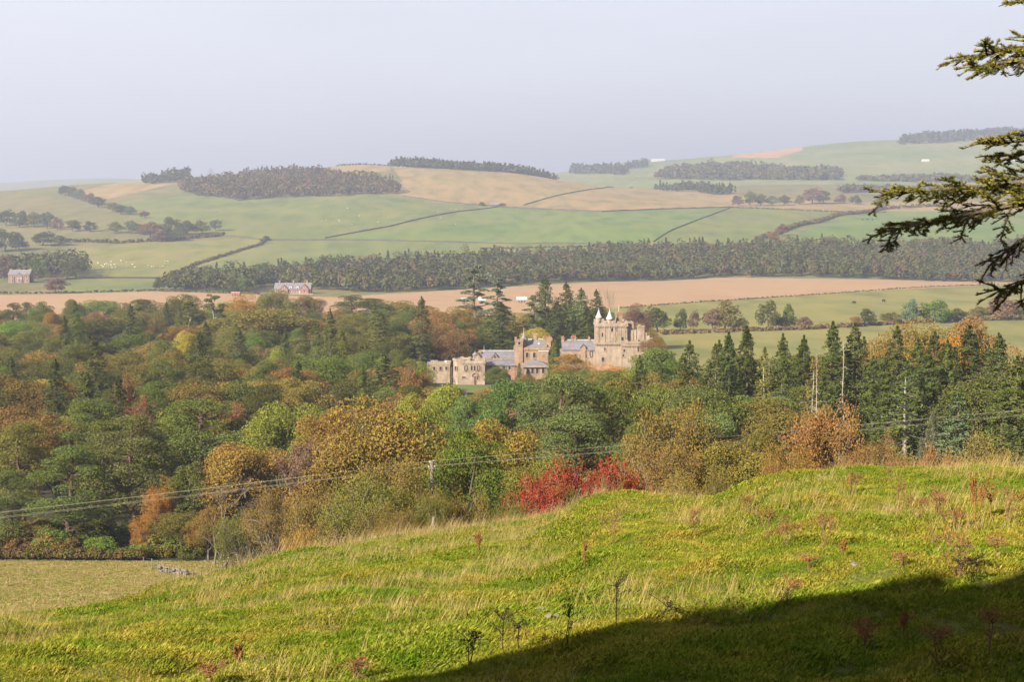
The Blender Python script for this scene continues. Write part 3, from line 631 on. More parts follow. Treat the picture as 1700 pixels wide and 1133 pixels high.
fill(2200, (1100, 1740), (185, 290), Z3, 6.0, [('oak', 'bronze', 1), ('spruce', 'spruce green', 1), ('oak', 'olive', 1), ('oak', 'dark green', 1), ('spruce', 'spruce green', 1), ('spruce', 'dark green', 1), ('pine', 'pine green', 1), ('spruce', 'dark green', 1)], 1.3)
# understorey along the wood edge behind the field
for k in range(64):
    px = trng.uniform(-10, 350); d = trng.uniform(183, 200); u = ray(px, 930)[0]
    tree_at('shrub', u * d, d, trng.uniform(1.6, 3.2), trng.uniform(2.5, 4.5), ['dark green', 'mid green', 'olive', 'hazel brown'][trng.integers(4)], 'along the wood edge behind the field hedge')
# ------------------------------------------------------------------ far woods (each reads as one mass), hedges, walls
m_tint, nt, out = new_mat('distant_foliage')
_a = N(nt, 'ShaderNodeAttribute', attribute_name='tint'); _d = N(nt, 'ShaderNodeBsdfDiffuse'); nt.links.new(_a.outputs['Color'], _d.inputs[0]); nt.links.new(_d.outputs[0], out.inputs[0])
def tinted(g, tints, name):
    me = g.mesh(name, m_tint); t = np.concatenate(tints)
    at = me.attributes.new('tint', 'FLOAT_COLOR', 'POINT'); at.data.foreach_set('color', np.concatenate([t, np.ones((len(t), 1))], 1).astype(np.float32).ravel())
    return me
wrng = np.random.default_rng(5)
def far_crowns(g, tints, B, H, W, colors, ncard, conifer=.3):
    """many small crowns at base points B, as loose leaf faces"""
    n = len(B); con = wrng.random(n) < conifer
    d = unit(n * ncard, wrng).reshape(n, ncard, 3); d[:, :, 2] = d[:, :, 2] * .9 + .15
    r = wrng.uniform(.75, 1.05, (n, ncard, 1))
    zc = .56 * H[:, None]; hz_ = .44 * H[:, None]
    zz = zc + d[:, :, 2] * hz_ * r[:, :, 0]
    t = np.clip(zz / H[:, None], 0, 1)
    rad = np.where(con[:, None], (1.05 - t) * .9, 1.0)
    P = np.stack([B[:, None, 0] + d[:, :, 0] * r[:, :, 0] * W[:, None] * .5 * rad, B[:, None, 1] + d[:, :, 1] * r[:, :, 0] * W[:, None] * .5 * rad, B[:, None, 2] + zz], -1).reshape(-1, 3)
    nn = (d + [0, 0, .25] + wrng.normal(size=d.shape) * .3).reshape(-1, 3)
    sz = np.repeat(W * 1.75 / math.sqrt(ncard), ncard) * wrng.uniform(.6, 1.4, n * ncard)
    g.cards(P, nn, sz, wrng, .85)
    ci = wrng.integers(0, len(colors), n); c = (.6 * np.array(colors)[ci] + .4 * np.mean(colors, 0)) * 0.68 * wrng.uniform(.85, 1.15, (n, 1))
    tints.append(np.repeat(np.repeat(c, ncard, 0) * wrng.uniform(.9, 1.1, (n * ncard, 1)), 4, 0))
FARC = [PAL['dark green'], PAL['olive'], PAL['purple brown'], PAL['spruce green'], PAL['grey green'], PAL['spruce green'], (.085, .068, .035), PAL['dark green']]
def wood(name, label, poly, hgt, spacing, colors, dr, ncard=34, conifer=.3, w=None, front=None):
    """poly: photo outline of the ground the wood stands on"""
    pts = np.array(poly, float); B = []
    A = [pix_ground(px, py, dr[0], dr[1]) for px, py in poly]
    A = np.array(A)[:, :2]; lo, hi = A.min(0), A.max(0)
    nx = int((hi[0] - lo[0]) / spacing) + 1; ny = int((hi[1] - lo[1]) / spacing) + 1
    gx, gy = np.meshgrid(np.arange(nx), np.arange(ny)); X = lo[0] + (gx + wrng.uniform(-.4, .4, gx.shape)) * spacing; Y = lo[1] + (gy + wrng.uniform(-.4, .4, gy.shape)) * spacing
    X, Y = X.ravel(), Y.ravel(); k = in_poly(X, Y, A); X, Y = X[k], Y[k]
    n = len(X); B = np.stack([X, Y, ground(X, Y) - .3], 1); H = hgt * wrng.uniform(.6, 1.2, n) * (1 + .55 * vnoise(X / 45., Y / 45.))
    g = Geo(); tints = []
    far_crowns(g, tints, B, H, (w or spacing * 1.25) * wrng.uniform(.8, 1.25, n), colors, ncard, conifer)
    # stems
    for i in range(0, n, 3): pass
    o = obj(name, tinted(g, tints, name)); tag(o, label, kind='stuff'); return n
LARCH = [PAL['purple brown'], (.12, .08, .035), PAL['olive'], PAL['dark green']]
DARK = [PAL['spruce green'], PAL['dark green'], PAL['dark green'], PAL['grey green']]
nb = wood('forest_belt', 'long mixed forest belt between the ploughed field and the hill', [(275, 484), (420, 486), (455, 470), (540, 484), (620, 487), (850, 475), (1000, 467), (1200, 461), (1450, 464), (1700, 468), (2000, 468), (2000, 416), (1700, 416), (1450, 417), (1200, 417), (1000, 425), (850, 433), (700, 442), (600, 447), (450, 462), (300, 468)], 13.5, 8.2, FARC, (850, 1600), 84, .35)
wood('oval_plantation', 'oval larch plantation on the hillside', [(298, 318), (330, 326), (390, 334), (470, 329), (560, 326), (664, 322), (655, 308), (600, 298), (480, 290), (380, 298), (310, 308)], 14, 9, LARCH, (1500, 2600), 46, .5)
wood('hilltop_plantation', 'dark plantation along the hill crest', [(640, 274), (680, 279), (760, 283), (860, 289), (930, 298), (1030, 306), (1080, 315), (1180, 325), (1225, 322), (1100, 310), (1030, 302), (950, 296), (900, 287), (850, 283), (700, 275), (660, 268)], 15, 8.5, DARK, (1800, 2600), 28, .8)
wood('hilltop_clump', 'small rounded clump of trees on the hill skyline', [(232, 307), (275, 305), (316, 301), (314, 295), (280, 298), (238, 302)], 17, 8, DARK, (1900, 2600), 30, .2)
wood('farmhouse_wood', 'dark wood behind the stone farmhouse', [(-200, 464), (60, 463), (150, 460), (140, 449), (0, 448), (-200, 448)], 14, 8, FARC, (900, 1500), 40, .1)
wood('valley_wood', 'grey brown wood of the far side of the valley', [(1090, 298), (1200, 300), (1390, 300), (1400, 290), (1300, 285), (1240, 280), (1180, 279), (1110, 288)], 18, 14, LARCH + DARK, (2600, 4000), 26, .3)
wood('hedgerow_wood', 'hazy strip of hedgerow trees on the far slope', [(1390, 322), (1500, 321), (1720, 326), (1900, 326), (1900, 318), (1700, 317), (1400, 317)], 11, 11, LARCH + DARK, (2100, 3000), 26, .2)
wood('hedgerow_wood', 'second hazy strip of trees higher up the far slope', [(1400, 300), (1560, 303), (1720, 302), (1900, 302), (1900, 297), (1560, 297)], 12, 13, LARCH + DARK, (2600, 3600), 24, .2)
wood('ridge_plantation', 'hazy plantation along the distant skyline', [(1488, 242), (1560, 238), (1640, 232), (1720, 228), (1900, 226), (1900, 219), (1700, 222), (1600, 227), (1500, 236)], 22, 20, DARK, (3500, 4700), 22, .7)
wood('distant_copse', 'hazy copse on the distant ridge beside the farm', [(945, 290), (1040, 292), (1040, 284), (950, 283)], 18, 15, DARK, (3000, 4300), 24, .5)
wood('distant_copse', 'small dark copse on the distant skyline above the farm', [(1038, 281), (1074, 279), (1074, 274), (1042, 276)], 20, 14, DARK, (3300, 4600), 24, .2)

def path_points(pix, dr, step):
    A = np.array([pix_ground(px, py, *dr) for px, py in pix]); out_ = []
    for a, b in zip(A[:-1], A[1:]):
        n = max(2, int(np.linalg.norm((b - a)[:2]) / step)); t = np.linspace(0, 1, n, endpoint=False)[:, None]; out_.append(a + (b - a) * t)
    P = np.concatenate(out_ + [A[-1:]]); P[:, 2] = ground(P[:, 0], P[:, 1]); return P
def hedge(pix, label, h, w, colors, dr=(600, 9000), step=2.0, ncard=14):
    P = path_points(pix, dr, step); n = len(P); g = Geo(); t = []
    P[:, :2] += wrng.normal(size=(n, 2)) * .25 * w
    far_crowns(g, t, P - [0, 0, .2], h * wrng.uniform(.6, 1.35, n), w * wrng.uniform(.8, 1.3, n), colors, ncard, 0)
    tag(obj('hedge', tinted(g, t, 'hedge')), label, 'hedge')
m_drystone = surf('dry_stone', [(.3, (.055, .05, .042)), (.6, (.11, .10, .085))], .8)
def field_wall(pix, label, h=1.3, w=.7, dr=(600, 9000)):
    P = path_points(pix, dr, 6.0); T = np.gradient(P[:, :2], axis=0); T /= np.linalg.norm(T, axis=1)[:, None] + 1e-9; S_ = np.stack([-T[:, 1], T[:, 0]], 1) * w / 2
    hh = h * wrng.uniform(.75, 1.2, len(P)); lo = P[:, 2] - .4
    v = np.stack([np.c_[P[:, :2] - S_, lo], np.c_[P[:, :2] - S_ * .7, P[:, 2] + hh], np.c_[P[:, :2] + S_ * .7, P[:, 2] + hh], np.c_[P[:, :2] + S_, lo]], 1).reshape(-1, 3)
    i = np.arange(len(P) - 1)[:, None] * 4 + np.arange(3)[None]
    tag(obj('field_wall', Geo().add(v, np.stack([i, i + 1, i + 5, i + 4], -1).reshape(-1, 4)), mat=m_drystone), label, 'wall')
HC = [PAL['dark green'], PAL['purple brown'], PAL['olive']]
hedge([(445, 396), (430, 408), (400, 416), (330, 438), (285, 457), (262, 477)], 'dark curving hedge between the sheep field and the long pasture', 2.6, 3.2, HC)
hedge([(1255, 402), (1310, 381), (1400, 357), (1470, 348), (1560, 343)], 'thick dark hedge climbing diagonally beside the corner field', 4.5, 5, HC)
hedge([(1215, 345), (1330, 350), (1470, 353)], 'thin hedge under the pale strip field', 2, 2.6, HC)
hedge([(-60, 490), (120, 487), (250, 483), (430, 489)], 'low roadside hedge in front of the stone farmhouse', 1.6, 2.2, HC, (800, 1300))
hedge([(1030, 512), (1300, 493), (1650, 473), (1800, 472)], 'thin hedge between the ploughed field and the meadow strip', 1.0, 1.4, HC, (600, 1300))
hedge([(1095, 556), (1230, 551), (1350, 547), (1440, 541), (1580, 534), (1800, 528)], 'low reddish hedge along the near side of the meadow strip', 2.0, 2.6, [PAL['purple brown'], PAL['hazel brown'], PAL['rust brown']], (560, 900), 1.5, 18)
hedge([(560, 268), (600, 265), (640, 264)], 'thin hedge on the hilltop skyline', 3.5, 4, HC, (2000, 2500))
hedge([(105, 402), (200, 404), (300, 398), (370, 392)], 'scrubby hedge above the sheep field', 3.5, 4.5, HC)
hedge([(800, 414), (950, 411), (1060, 407)], 'low hedge along the top of the forest belt', 2, 2.5, HC, (1300, 1700))
field_wall([(380, 392), (440, 399), (560, 399), (800, 404), (1060, 407)], 'long dry stone wall below the bright green pasture')
field_wall([(540, 396), (650, 376), (760, 352), (832, 343)], 'straight diagonal stone wall across the green hillside')
field_wall([(668, 326), (740, 337), (820, 343), (900, 348), (1000, 352), (1100, 348), (1215, 345)], 'stone wall along the lower edge of the stubble field', 1.8, 1.2)
field_wall([(1085, 402), (1140, 373), (1212, 346)], 'straight stone wall rising between two bright green fields', 1.2)
field_wall([(870, 341), (940, 322), (1000, 313), (1050, 311)], 'curving stone wall across the stubble field')
field_wall([(110, 464), (190, 462), (268, 463)], 'low stone wall below the sheep field', 1.2, .8, (900, 1400))

ZF = {0: 'on the hillside above the sheep field', 1: 'in the hedge line of the meadow strip', 2: 'beside the stone farmhouse wood', 3: 'on the far slope beyond the corner field'}
FT = [(108, 308, 325, 20), (121, 310, 330, 22), (134, 314, 334, 22), (147, 320, 338, 22), (163, 327, 345, 22), (200, 340, 356, 24), (186, 336, 352, 20), (215, 342, 357, 20), (240, 350, 362, 16),
      (10, 348, 375, 28), (32, 350, 378, 28), (55, 352, 378, 26), (78, 352, 380, 28), (95, 360, 382, 20), (120, 365, 384, 24), (150, 367, 385, 22), (190, 368, 388, 22), (218, 366, 388, 26), (250, 368, 395, 32), (285, 360, 392, 34), (310, 366, 392, 28), (335, 365, 388, 26), (358, 364, 383, 20), (265, 382, 402, 24), (290, 384, 400, 30), (235, 372, 390, 24)]
FC = ['dark green', 'olive', 'grey green', 'purple brown', 'dark green']
for i, (px, top, b, w) in enumerate(FT): put('far_oak', px, top, w, FC[i % 5], ZF[0], base=b)
for px, top, b, w, c_ in [(8, 380, 418, 44, 'dark green'), (30, 386, 416, 30, 'dark green'), (72, 384, 408, 38, 'dark green'), (100, 390, 408, 22, 'olive'), (92, 460, 487, 34, 'purple brown'), (265, 460, 481, 22, 'dark green'), (125, 428, 462, 34, 'dark green'), (62, 426, 466, 30, 'mid green'), (5, 425, 466, 30, 'purple brown'), (434, 437, 470, 28, 'mid green'), (405, 458, 486, 22, 'bright green'), (388, 462, 488, 22, 'dark green')]:
    put('far_oak', px, top, w, c_, ZF[2], base=b)
for px, top, b, w, c_ in [(1090, 509, 552, 46, 'dark green'), (1062, 515, 552, 26, 'olive'), (1130, 513, 550, 26, 'dark green'), (1152, 514, 550, 18, 'purple brown'), (1205, 500, 549, 52, 'olive'), (1184, 512, 549, 30, 'purple brown'), (1275, 498, 548, 38, 'dark green'), (1311, 504, 546, 24, 'mid green'), (1300, 525, 547, 32, 'dark green'), (1335, 526, 547, 26, 'purple brown'), (1442, 512, 541, 32, 'dark green'), (1510, 497, 537, 32, 'grey green'), (1552, 498, 536, 58, 'mid green'), (1590, 512, 534, 30, 'dark green'), (1480, 518, 538, 34, 'olive'), (1662, 492, 531, 62, 'purple brown'), (1694, 500, 530, 30, 'dark green'), (1230, 528, 549, 30, 'olive'), (1420, 525, 543, 20, 'hazel brown'), (1625, 508, 532, 26, 'olive')]:
    put('far_oak', px, top, w, c_, ZF[1], base=b)
for px, top, b, w, c_ in [(1225, 324, 342, 20, 'purple brown'), (1245, 318, 342, 24, 'dark green'), (1263, 322, 342, 20, 'dark green'), (1282, 325, 342, 20, 'grey green'), (1302, 324, 341, 18, 'dark green'), (1350, 311, 339, 32, 'purple brown'), (1368, 316, 339, 22, 'dark green'), (1328, 324, 340, 18, 'olive'), (1395, 322, 338, 22, 'purple brown'), (1420, 324, 339, 20, 'dark green'), (1300, 371, 392, 18, 'purple brown'), (1282, 384, 403, 20, 'hazel brown'), (1462, 327, 342, 22, 'dark green'), (350, 279, 290, 16, 'dark green'), (442, 391, 400, 10, 'dark green'), (835, 337, 344, 12, 'dark green'), (800, 335, 342, 10, 'dark green')]:
    put('far_oak', px, top, w, c_, ZF[3], base=b)

# ------------------------------------------------------------------ buildings
def stone_mat(name, a, b, c, sc=.35):
    m, nt, out = new_mat(name)
    tc = N(nt, 'ShaderNodeTexCoord')
    br = N(nt, 'ShaderNodeTexBrick'); br.inputs['Scale'].default_value = 1.0; br.inputs['Brick Width'].default_value = .8; br.inputs['Row Height'].default_value = .34; br.inputs['Mortar Size'].default_value = .012
    br.inputs[1].default_value = (1, .97, .95, 1); br.inputs[2].default_value = (.78, .76, .74, 1); br.inputs[3].default_value = (.7, .68, .65, 1)
    mp = N(nt, 'ShaderNodeMapping'); mp.inputs['Rotation'].default_value = (math.radians(90), 0, 0)
    nt.links.new(tc.outputs['Object'], mp.inputs[0]); nt.links.new(mp.outputs[0], br.inputs[0])
    a, b, c = (tuple(v * KA * 1.12 for v in q) for q in (a, b, c))
    base = ramp(nt, noise(nt, sc, 6, .65, vec=tc.outputs['Object']), [(.3, a), (.5, b), (.68, c)])
    stain = ramp(nt, noise(nt, .5, 5, .7, vec=tc.outputs['Object'], mapping=(1.6, 1.6, .35)), [(.42, (1, 1, 1)), (.62, (.66, .62, .58))])
    col_ = mixc(nt, .8, mixc(nt, .75, base, br.outputs[0], 'MULTIPLY'), stain, 'MULTIPLY')
    principled(nt, out, col_, .95, .1, noise(nt, 3.0, 4, vec=tc.outputs['Object']), .5, .08); return m
m_tower = stone_mat('pale_sandstone', (.29, .225, .17), (.37, .295, .225), (.43, .355, .28))
m_sand = stone_mat('warm_sandstone', (.27, .185, .12), (.34, .24, .16), (.385, .29, .21))
m_red = stone_mat('red_sandstone', (.27, .135, .10), (.34, .18, .135), (.38, .22, .17))
m_brown = stone_mat('brown_stone', (.24, .15, .11), (.30, .19, .145), (.34, .23, .18))
m_slate = surf('slate', [(.3, (.13, .125, .14)), (.5, (.18, .17, .19)), (.7, (.23, .21, .23))], .8, rough=.7, spec=.3, bump=.4, bscale=4)
m_lead = surf('pale_lead', [(.3, (.42, .42, .42)), (.7, (.55, .55, .54))], .8, rough=.6, spec=.4)
m_whitelead = surf('white_painted_lead', [(.3, (.50, .50, .50)), (.7, (.6, .6, .59))], .8, rough=.6)
m_white = surf('white_render', [(.3, (.52, .51, .49)), (.7, (.6, .59, .57))], .8)
m_redtile = surf('red_tile', [(.3, (.35, .10, .07)), (.7, (.45, .16, .11))], .9)
m_gl, nt, out = new_mat('dark_window'); principled(nt, out, (.015, .016, .018), .15, .5)
m_wood = surf('weathered_wood', [(.3, (.19, .165, .13)), (.7, (.28, .25, .20))], 3, mapping=(1, 1, .2))
m_door = surf('brown_door', [(.3, (.10, .05, .03)), (.7, (.15, .08, .05))], 2)

class Bld:
    """a building laid out in photo columns and rows at its own distance"""
    def __init__(s, name, d, pxc, label, cat='building', base=None, rz=0):
        s.d = d; s.pxc = pxc; s.k = d / F / CP; s.x0 = ray(pxc, 600)[0] * d; s.z0 = gz(s.x0, d) if base is None else base
        s.e = empty(name, (s.x0, d, s.z0), rz); tag(s.e, label, cat); s.rz = rz
    def X(s, px): return (px - s.pxc) * s.k
    def Zr(s, row): return zrow(row, s.d) - s.z0
    def add(s, name, g, mat, parent=None, label=None):
        o = obj(name, g, parent or s.e, mat)
        if label: o['label'] = label
        return o
    def block(s, name, px0, px1, top, dep, mat, y=0, bot=None, parent=None):
        return s.add(name, Geo().box(s.X(px0), s.X(px1), y, y + dep, -1.5 if bot is None else s.Zr(bot), s.Zr(top)), mat, parent)
    def win(s, px, row, w=1.0, h=1.5, y=0, wall=None, arch=False, frame=None):
        w *= .8; h *= .85; x, z = s.X(px), s.Zr(row); g = Geo().box(x - w / 2, x + w / 2, y - .06, y + .3, z - h / 2, z + h / 2)
        if arch: g.add([(x - w / 2, y - .06, z + h / 2), (x + w / 2, y - .06, z + h / 2), (x + w * .3, y - .06, z + h / 2 + w * .35), (x - w * .3, y - .06, z + h / 2 + w * .35)], [(0, 1, 2, 3)])
        o = s.add('window', g, m_gl)
        s.add('window_surround', Geo().box(x - w / 2 - .22, x - w / 2, y - .12, y + .1, z - h / 2, z + h / 2).box(x + w / 2, x + w / 2 + .22, y - .12, y + .1, z - h / 2, z + h / 2)
              .box(x - w / 2 - .28, x + w / 2 + .28, y - .16, y + .1, z - h / 2 - .22, z - h / 2), frame or m_tower, o)
    def parapet(s, px0, px1, row, dep, mat, y=0, merlon=.75, mh=.7, th=.45):
        x0, x1, z = s.X(px0) - .15, s.X(px1) + .15, s.Zr(row); g = Geo()
        y0, y1 = y - .15, y + dep + .15; z0 = z - mh - .55; zt = z - mh
        g.box(x0, x1, y0, y0 + th, z0, zt); g.box(x0, x1, y1 - th, y1, z0, zt); g.box(x0, x0 + th, y0 + th, y1 - th, z0, zt); g.box(x1 - th, x1, y0 + th, y1 - th, z0, zt)
        n = max(2, int((x1 - x0) / (merlon * 1.8)))
        for i in range(n):
            a = x0 + (x1 - x0 - merlon) * i / (n - 1)
            for yy in (y0, y1 - th): g.box(a, a + merlon, yy + .004, yy + th - .004, zt, z * 1.0 + wrng.uniform(-.08, .05))
        n = max(2, int((y1 - y0) / (merlon * 1.8)))
        for i in range(1, n - 1):
            a = y0 + (y1 - y0 - merlon) * i / (n - 1)
            for xx in (x0, x1 - th): g.box(xx + .004, xx + th - .004, a, a + merlon, zt, z)
        return s.add('parapet', g, mat)
    def course(s, px0, px1, row, dep, mat, y=0, out_=.3, h=.45):
        z = s.Zr(row); o = s.add('string_course', Geo().box(s.X(px0) - out_, s.X(px1) + out_, y - out_, y + dep + out_, z - h / 2, z + h / 2), mat)
        g = Geo(); x0, x1 = s.X(px0), s.X(px1); n = int((x1 - x0) / .7)
        for i in range(n): a = x0 + (x1 - x0) * (i + .3) / n; g.box(a, a + .3, y - out_ * .8, y + .05, z - h / 2 - .35, z - h / 2 - .002)
        s.add('corbels', g, mat, o)
    def gable(s, name, px0, px1, ridge, eaves, dep, mat, y=0, wallmat=None, over=.25):
        """ridge running along the front, gables at the ends"""
        x0, x1, zr, ze = s.X(px0), s.X(px1), s.Zr(ridge), s.Zr(eaves); ym = y + dep / 2; t = .18
        def slab(ya, za, yb, zb): return Geo().add([(x0 - over, ya, za), (x1 + over, ya, za), (x1 + over, yb, zb), (x0 - over, yb, zb), (x0 - over, ya, za + t), (x1 + over, ya, za + t), (x1 + over, yb, zb + t), (x0 - over, yb, zb + t)],
                 [(0, 3, 2, 1), (4, 5, 6, 7), (0, 1, 5, 4), (1, 2, 6, 5), (2, 3, 7, 6), (3, 0, 4, 7)])
        sl = (zr - ze) / (dep / 2); o = s.add(name, slab(y - over, ze - over * sl, ym, zr), mat); s.add('rear_slope', slab(y + dep + over, ze - over * sl, ym, zr), mat, o)
        s.add('ridge_tiles', Geo().tube([(x0 - over, ym, zr + t), (x1 + over, ym, zr + t)], .14, 6), m_lead, o)
        g = Geo()
        for x in (x0 + .02, x1 - .02): g.add([(x - .02, y, ze), (x - .02, y + dep, ze), (x - .02, ym, zr), (x + .02, y, ze), (x + .02, y + dep, ze), (x + .02, ym, zr)], None, [(0, 1, 2), (3, 5, 4)])
        s.add('gable_wall', g, wallmat or m_sand); return o
    def cross_gable(s, px0, px1, ridge, eaves, dep, roofm, wallm, y=0):
        x0, x1, zr, ze = s.X(px0), s.X(px1), s.Zr(ridge), s.Zr(eaves); xm = (x0 + x1) / 2
        w = s.add('front_gable', Geo().add([(x0, y, -1), (x1, y, -1), (x1, y, ze), (xm, y, zr), (x0, y, ze), (x0, y + dep, -1), (x1, y + dep, -1), (x1, y + dep, ze), (xm, y + dep, zr), (x0, y + dep, ze)],
              [(0, 1, 2, 4), (0, 4, 9, 5), (1, 6, 7, 2)], [(2, 3, 4), (7, 9, 8)]), wallm)
        g = Geo()
        for xa in (x0 - .2, x1 + .2):
            sgn = -1 if xa < xm else 1; zz = ze - .2 * (zr - ze) / (xm - x0)
            a = [(xa, y - .2, zz), (xm, y - .2, zr), (xm, y + dep, zr), (xa, y + dep, zz)]; b = [(p, q, r + .16) for p, q, r in a]
            g.add(a + b, [(0, 3, 2, 1), (4, 5, 6, 7), (0, 1, 5, 4), (1, 2, 6, 5), (2, 3, 7, 6), (3, 0, 4, 7)])
        s.add('gable_roof', g, roofm, w)
    def chimney(s, px, top, bot, w=1.1, y=3, dd=.9, mat=None, pots=2):
        x = s.X(px); zt, zb = s.Zr(top), s.Zr(bot); g = Geo().box(x - w / 2, x + w / 2, y, y + dd, zb, zt).box(x - w / 2 - .12, x + w / 2 + .12, y - .12, y + dd + .12, zt - .3, zt - .08)
        o = s.add('chimney', g, mat or m_sand); g = Geo()
        for i in range(pots): g.lathe([(.14, zt - .05), (.17, zt + .1), (.12, zt + .5)], 8, (x + (i - (pots - 1) / 2) * w / max(pots, 1), y + dd / 2))
        s.add('chimney_pots', g, m_redtile, o)
    def turret(s, px, tip, cone_base, bot, r, y, wallm, conem, corbel=True):
        x = s.X(px); zt, zc, zb = s.Zr(tip), s.Zr(cone_base), s.Zr(bot)
        o = s.add('turret', Geo().lathe([(.02, zb - (r * 1.2 if corbel else 0)), (r * .6, zb - r * .5), (r, zb), (r, zc), (r + .15, zc), (r + .15, zc + .2), (.0, zc + .2)], 14, (x, y)), wallm)
        s.add('turret_cap', Geo().lathe([(r + .22, zc + .2), (r * .72, zc + .2 + (zt - zc) * .35), (r * .30, zc + (zt - zc) * .78), (.04, zt), (.0, zt)], 14, (x, y)), conem, o)
        s.add('finial', Geo().lathe([(.06, zt - .1), (.06, zt + .2), (.12, zt + .3), (.04, zt + .4), (0, zt + .6)], 8, (x, y)), conem, o)
    def pole(s, px, top, bot, y, name='flagpole'):
        s.add(name, Geo().tube([(s.X(px), y, s.Zr(bot)), (s.X(px), y, s.Zr(top))], [.07, .04], 6), m_white)
LAND = []                                                # landmarks for labels
def landmark(o, phrase): LAND.append((o.location.x, o.location.y, phrase))

# -- castle keep
b = Bld('castle_tower', 424, 1020, 'tall pale sandstone castle keep with two white conical turrets', 'castle'); landmark(b.e, 'the castle keep')
b.block('wall', 989.5, 1041, 538, 10, m_tower); b.block('stair_wing', 1041.8, 1052, 536, 8, m_tower, y=1.2)
b.parapet(989.5, 1041, 533.5, 10, m_tower, merlon=1.0, mh=.55); b.course(989.5, 1041, 541, 10, m_tower); b.course(988.5, 1041, 570.5, 10.2, m_tower, out_=.38, h=.5)
b.add('wall_cleft', Geo().box(b.X(1041), b.X(1041.8), 1.6, 7, -1, b.Zr(540)), m_sand)
b.turret(994, 514.5, 529, 536, .80, 0.9, m_tower, m_whitelead, False); b.turret(1012, 516, 531, 537, .86, 0.9, m_tower, m_whitelead, False)
o = b.block('cap_house', 1023.5, 1034.5, 521, 2.2, m_sand, y=3.5, bot=541); b.add('cap_moulding', Geo().box(b.X(1022.7), b.X(1035.3), 3.35, 5.85, b.Zr(523.5), b.Zr(522)).box(b.X(1023), b.X(1035), 3.4, 5.8, b.Zr(520.5), b.Zr(519)), m_sand, o)
b.pole(1028.5, 507.5, 520, 4.6)
g = Geo()                                             # broken wall of the wing, stepping down
for px0, px1, top in ((1052.4, 1057, 548), (1070, 1074, 553), (1074, 1079, 558), (1079, 1084, 562)): g.box(b.X(px0), b.X(px1) - .01, 1.4, 7.2, b.Zr(568), b.Zr(top))
b.add('ruined_wall', g, m_tower, label='broken stepped wall top of the keep')
o = b.block('stair_turret', 1058, 1070, 542, 2.2, m_tower, y=1.0, bot=570); b.add('turret_top', Geo().box(b.X(1057.2), b.X(1070.8), .85, 3.35, b.Zr(544), b.Zr(542.5)).box(b.X(1060), b.X(1064), 1.1, 3, b.Zr(542), b.Zr(540)), m_tower, o)
b.block('wing_wall', 1030, 1089, 567, 8.5, m_tower, y=-1.1); b.course(1034, 1089, 573, 8.4, m_tower, y=-1.1, out_=.32, h=.45); b.parapet(1037, 1089, 564.5, 8.5, m_tower, y=-1.1, mh=.5, merlon=1.1)
for px, row, w, h, y in ((1000, 556, .5, 1.3, 0), (1016, 548, .8, 1.2, 0), (1022, 547, .5, .9, 0), (1020, 562, .7, 1.1, 0), (1033, 563, .9, 1.2, 0), (1001, 597, .9, 1.3, 0), (1036, 582, .7, .9, -1.1), (1030.2 + 4, 590, .5, .9, -1.1), (1059, 580, .6, 1.5, -1.1), (1060, 565.5, .5, .6, -1.1), (1004, 580, .4, 1.0, 0), (1050, 596, .6, 1.0, -1.1), (1075, 584, .6, 1.0, -1.1)):
    b.win(px, row, w, h, y)
g = Geo()
for px in (993, 1003, 1011, 1020, 1030, 1037): g.box(b.X(px) - .22, b.X(px) + .22, -.14, .05, b.Zr(569), b.Zr(543))
b.add('pilasters', g, m_tower)
# -- mansion block
b = Bld('castle_mansion', 430, 883, 'warm sandstone mansion block with slate roof and conical corner turret', 'castle'); landmark(b.e, 'the castle mansion')
b.block('wall', 854, 913, 577, 10, m_sand); b.course(854, 913, 580, 10, m_sand, out_=.22, h=.35)
b.gable('roof', 872, 907, 566.5, 576.5, 7, m_slate, y=1)
b.add('rooflight', Geo().box(b.X(893), b.X(896.5), 2.0, 2.9, b.Zr(574), b.Zr(571)), m_whitelead)
b.block('corner_tower', 855, 868, 566, 4, m_sand, y=-.4); b.parapet(855, 868, 561.5, 4, m_sand, y=-.4, mh=.6, merlon=.7)
b.win(862, 569, .9, 1.5, -.4)
b.turret(870, 552.5, 566, 572, 1.05, 1.2, m_sand, m_slate); b.chimney(887.5, 556, 568, 1.4, 4); b.chimney(908, 561, 577, 2.4, 2, 1.2, pots=3); b.chimney(915, 564, 577, .9, 5); b.pole(869.5, 545, 553, 1.2)
for px in (862, 875, 887, 900): b.win(px, 590, 1.0, 1.7)
for px in (866, 889, 903): b.win(px, 601, .9, 1.6)
b.block('porch', 894, 910, 583, 2.5, m_sand, y=-2.5, bot=612); b.add('porch_roof', Geo().box(b.X(893.5), b.X(910.5), -2.7, 0, b.Zr(583), b.Zr(582)), m_lead)
# -- hall range
b = Bld('castle_hall', 430, 963, 'long sandstone castle hall with slate roof beside the keep', 'castle'); landmark(b.e, 'the castle hall')
b.block('wall', 930, 988, 581.5, 8, m_sand); b.gable('roof', 934, 987, 567.5, 581, 8, m_slate)
b.add('gable_coping', Geo().add([(b.X(987.5), -.4, b.Zr(582)), (b.X(989.5), -.4, b.Zr(582)), (b.X(989.5), 4, b.Zr(565)), (b.X(987.5), 4, b.Zr(565)), (b.X(987.5), -.4, b.Zr(579.5)), (b.X(989.5), -.4, b.Zr(579.5)), (b.X(989.5), 4, b.Zr(563)), (b.X(987.5), 4, b.Zr(563))], [(0, 1, 5, 4), (4, 5, 6, 7), (1, 2, 6, 5), (0, 4, 7, 3)]), m_tower)
b.chimney(951, 561.5, 569, .8, 3.6); b.chimney(955, 561.5, 569, .8, 3.6); b.chimney(935, 562, 570, .8, 3); b.chimney(979, 562, 570, .5, 3.6, pots=1)
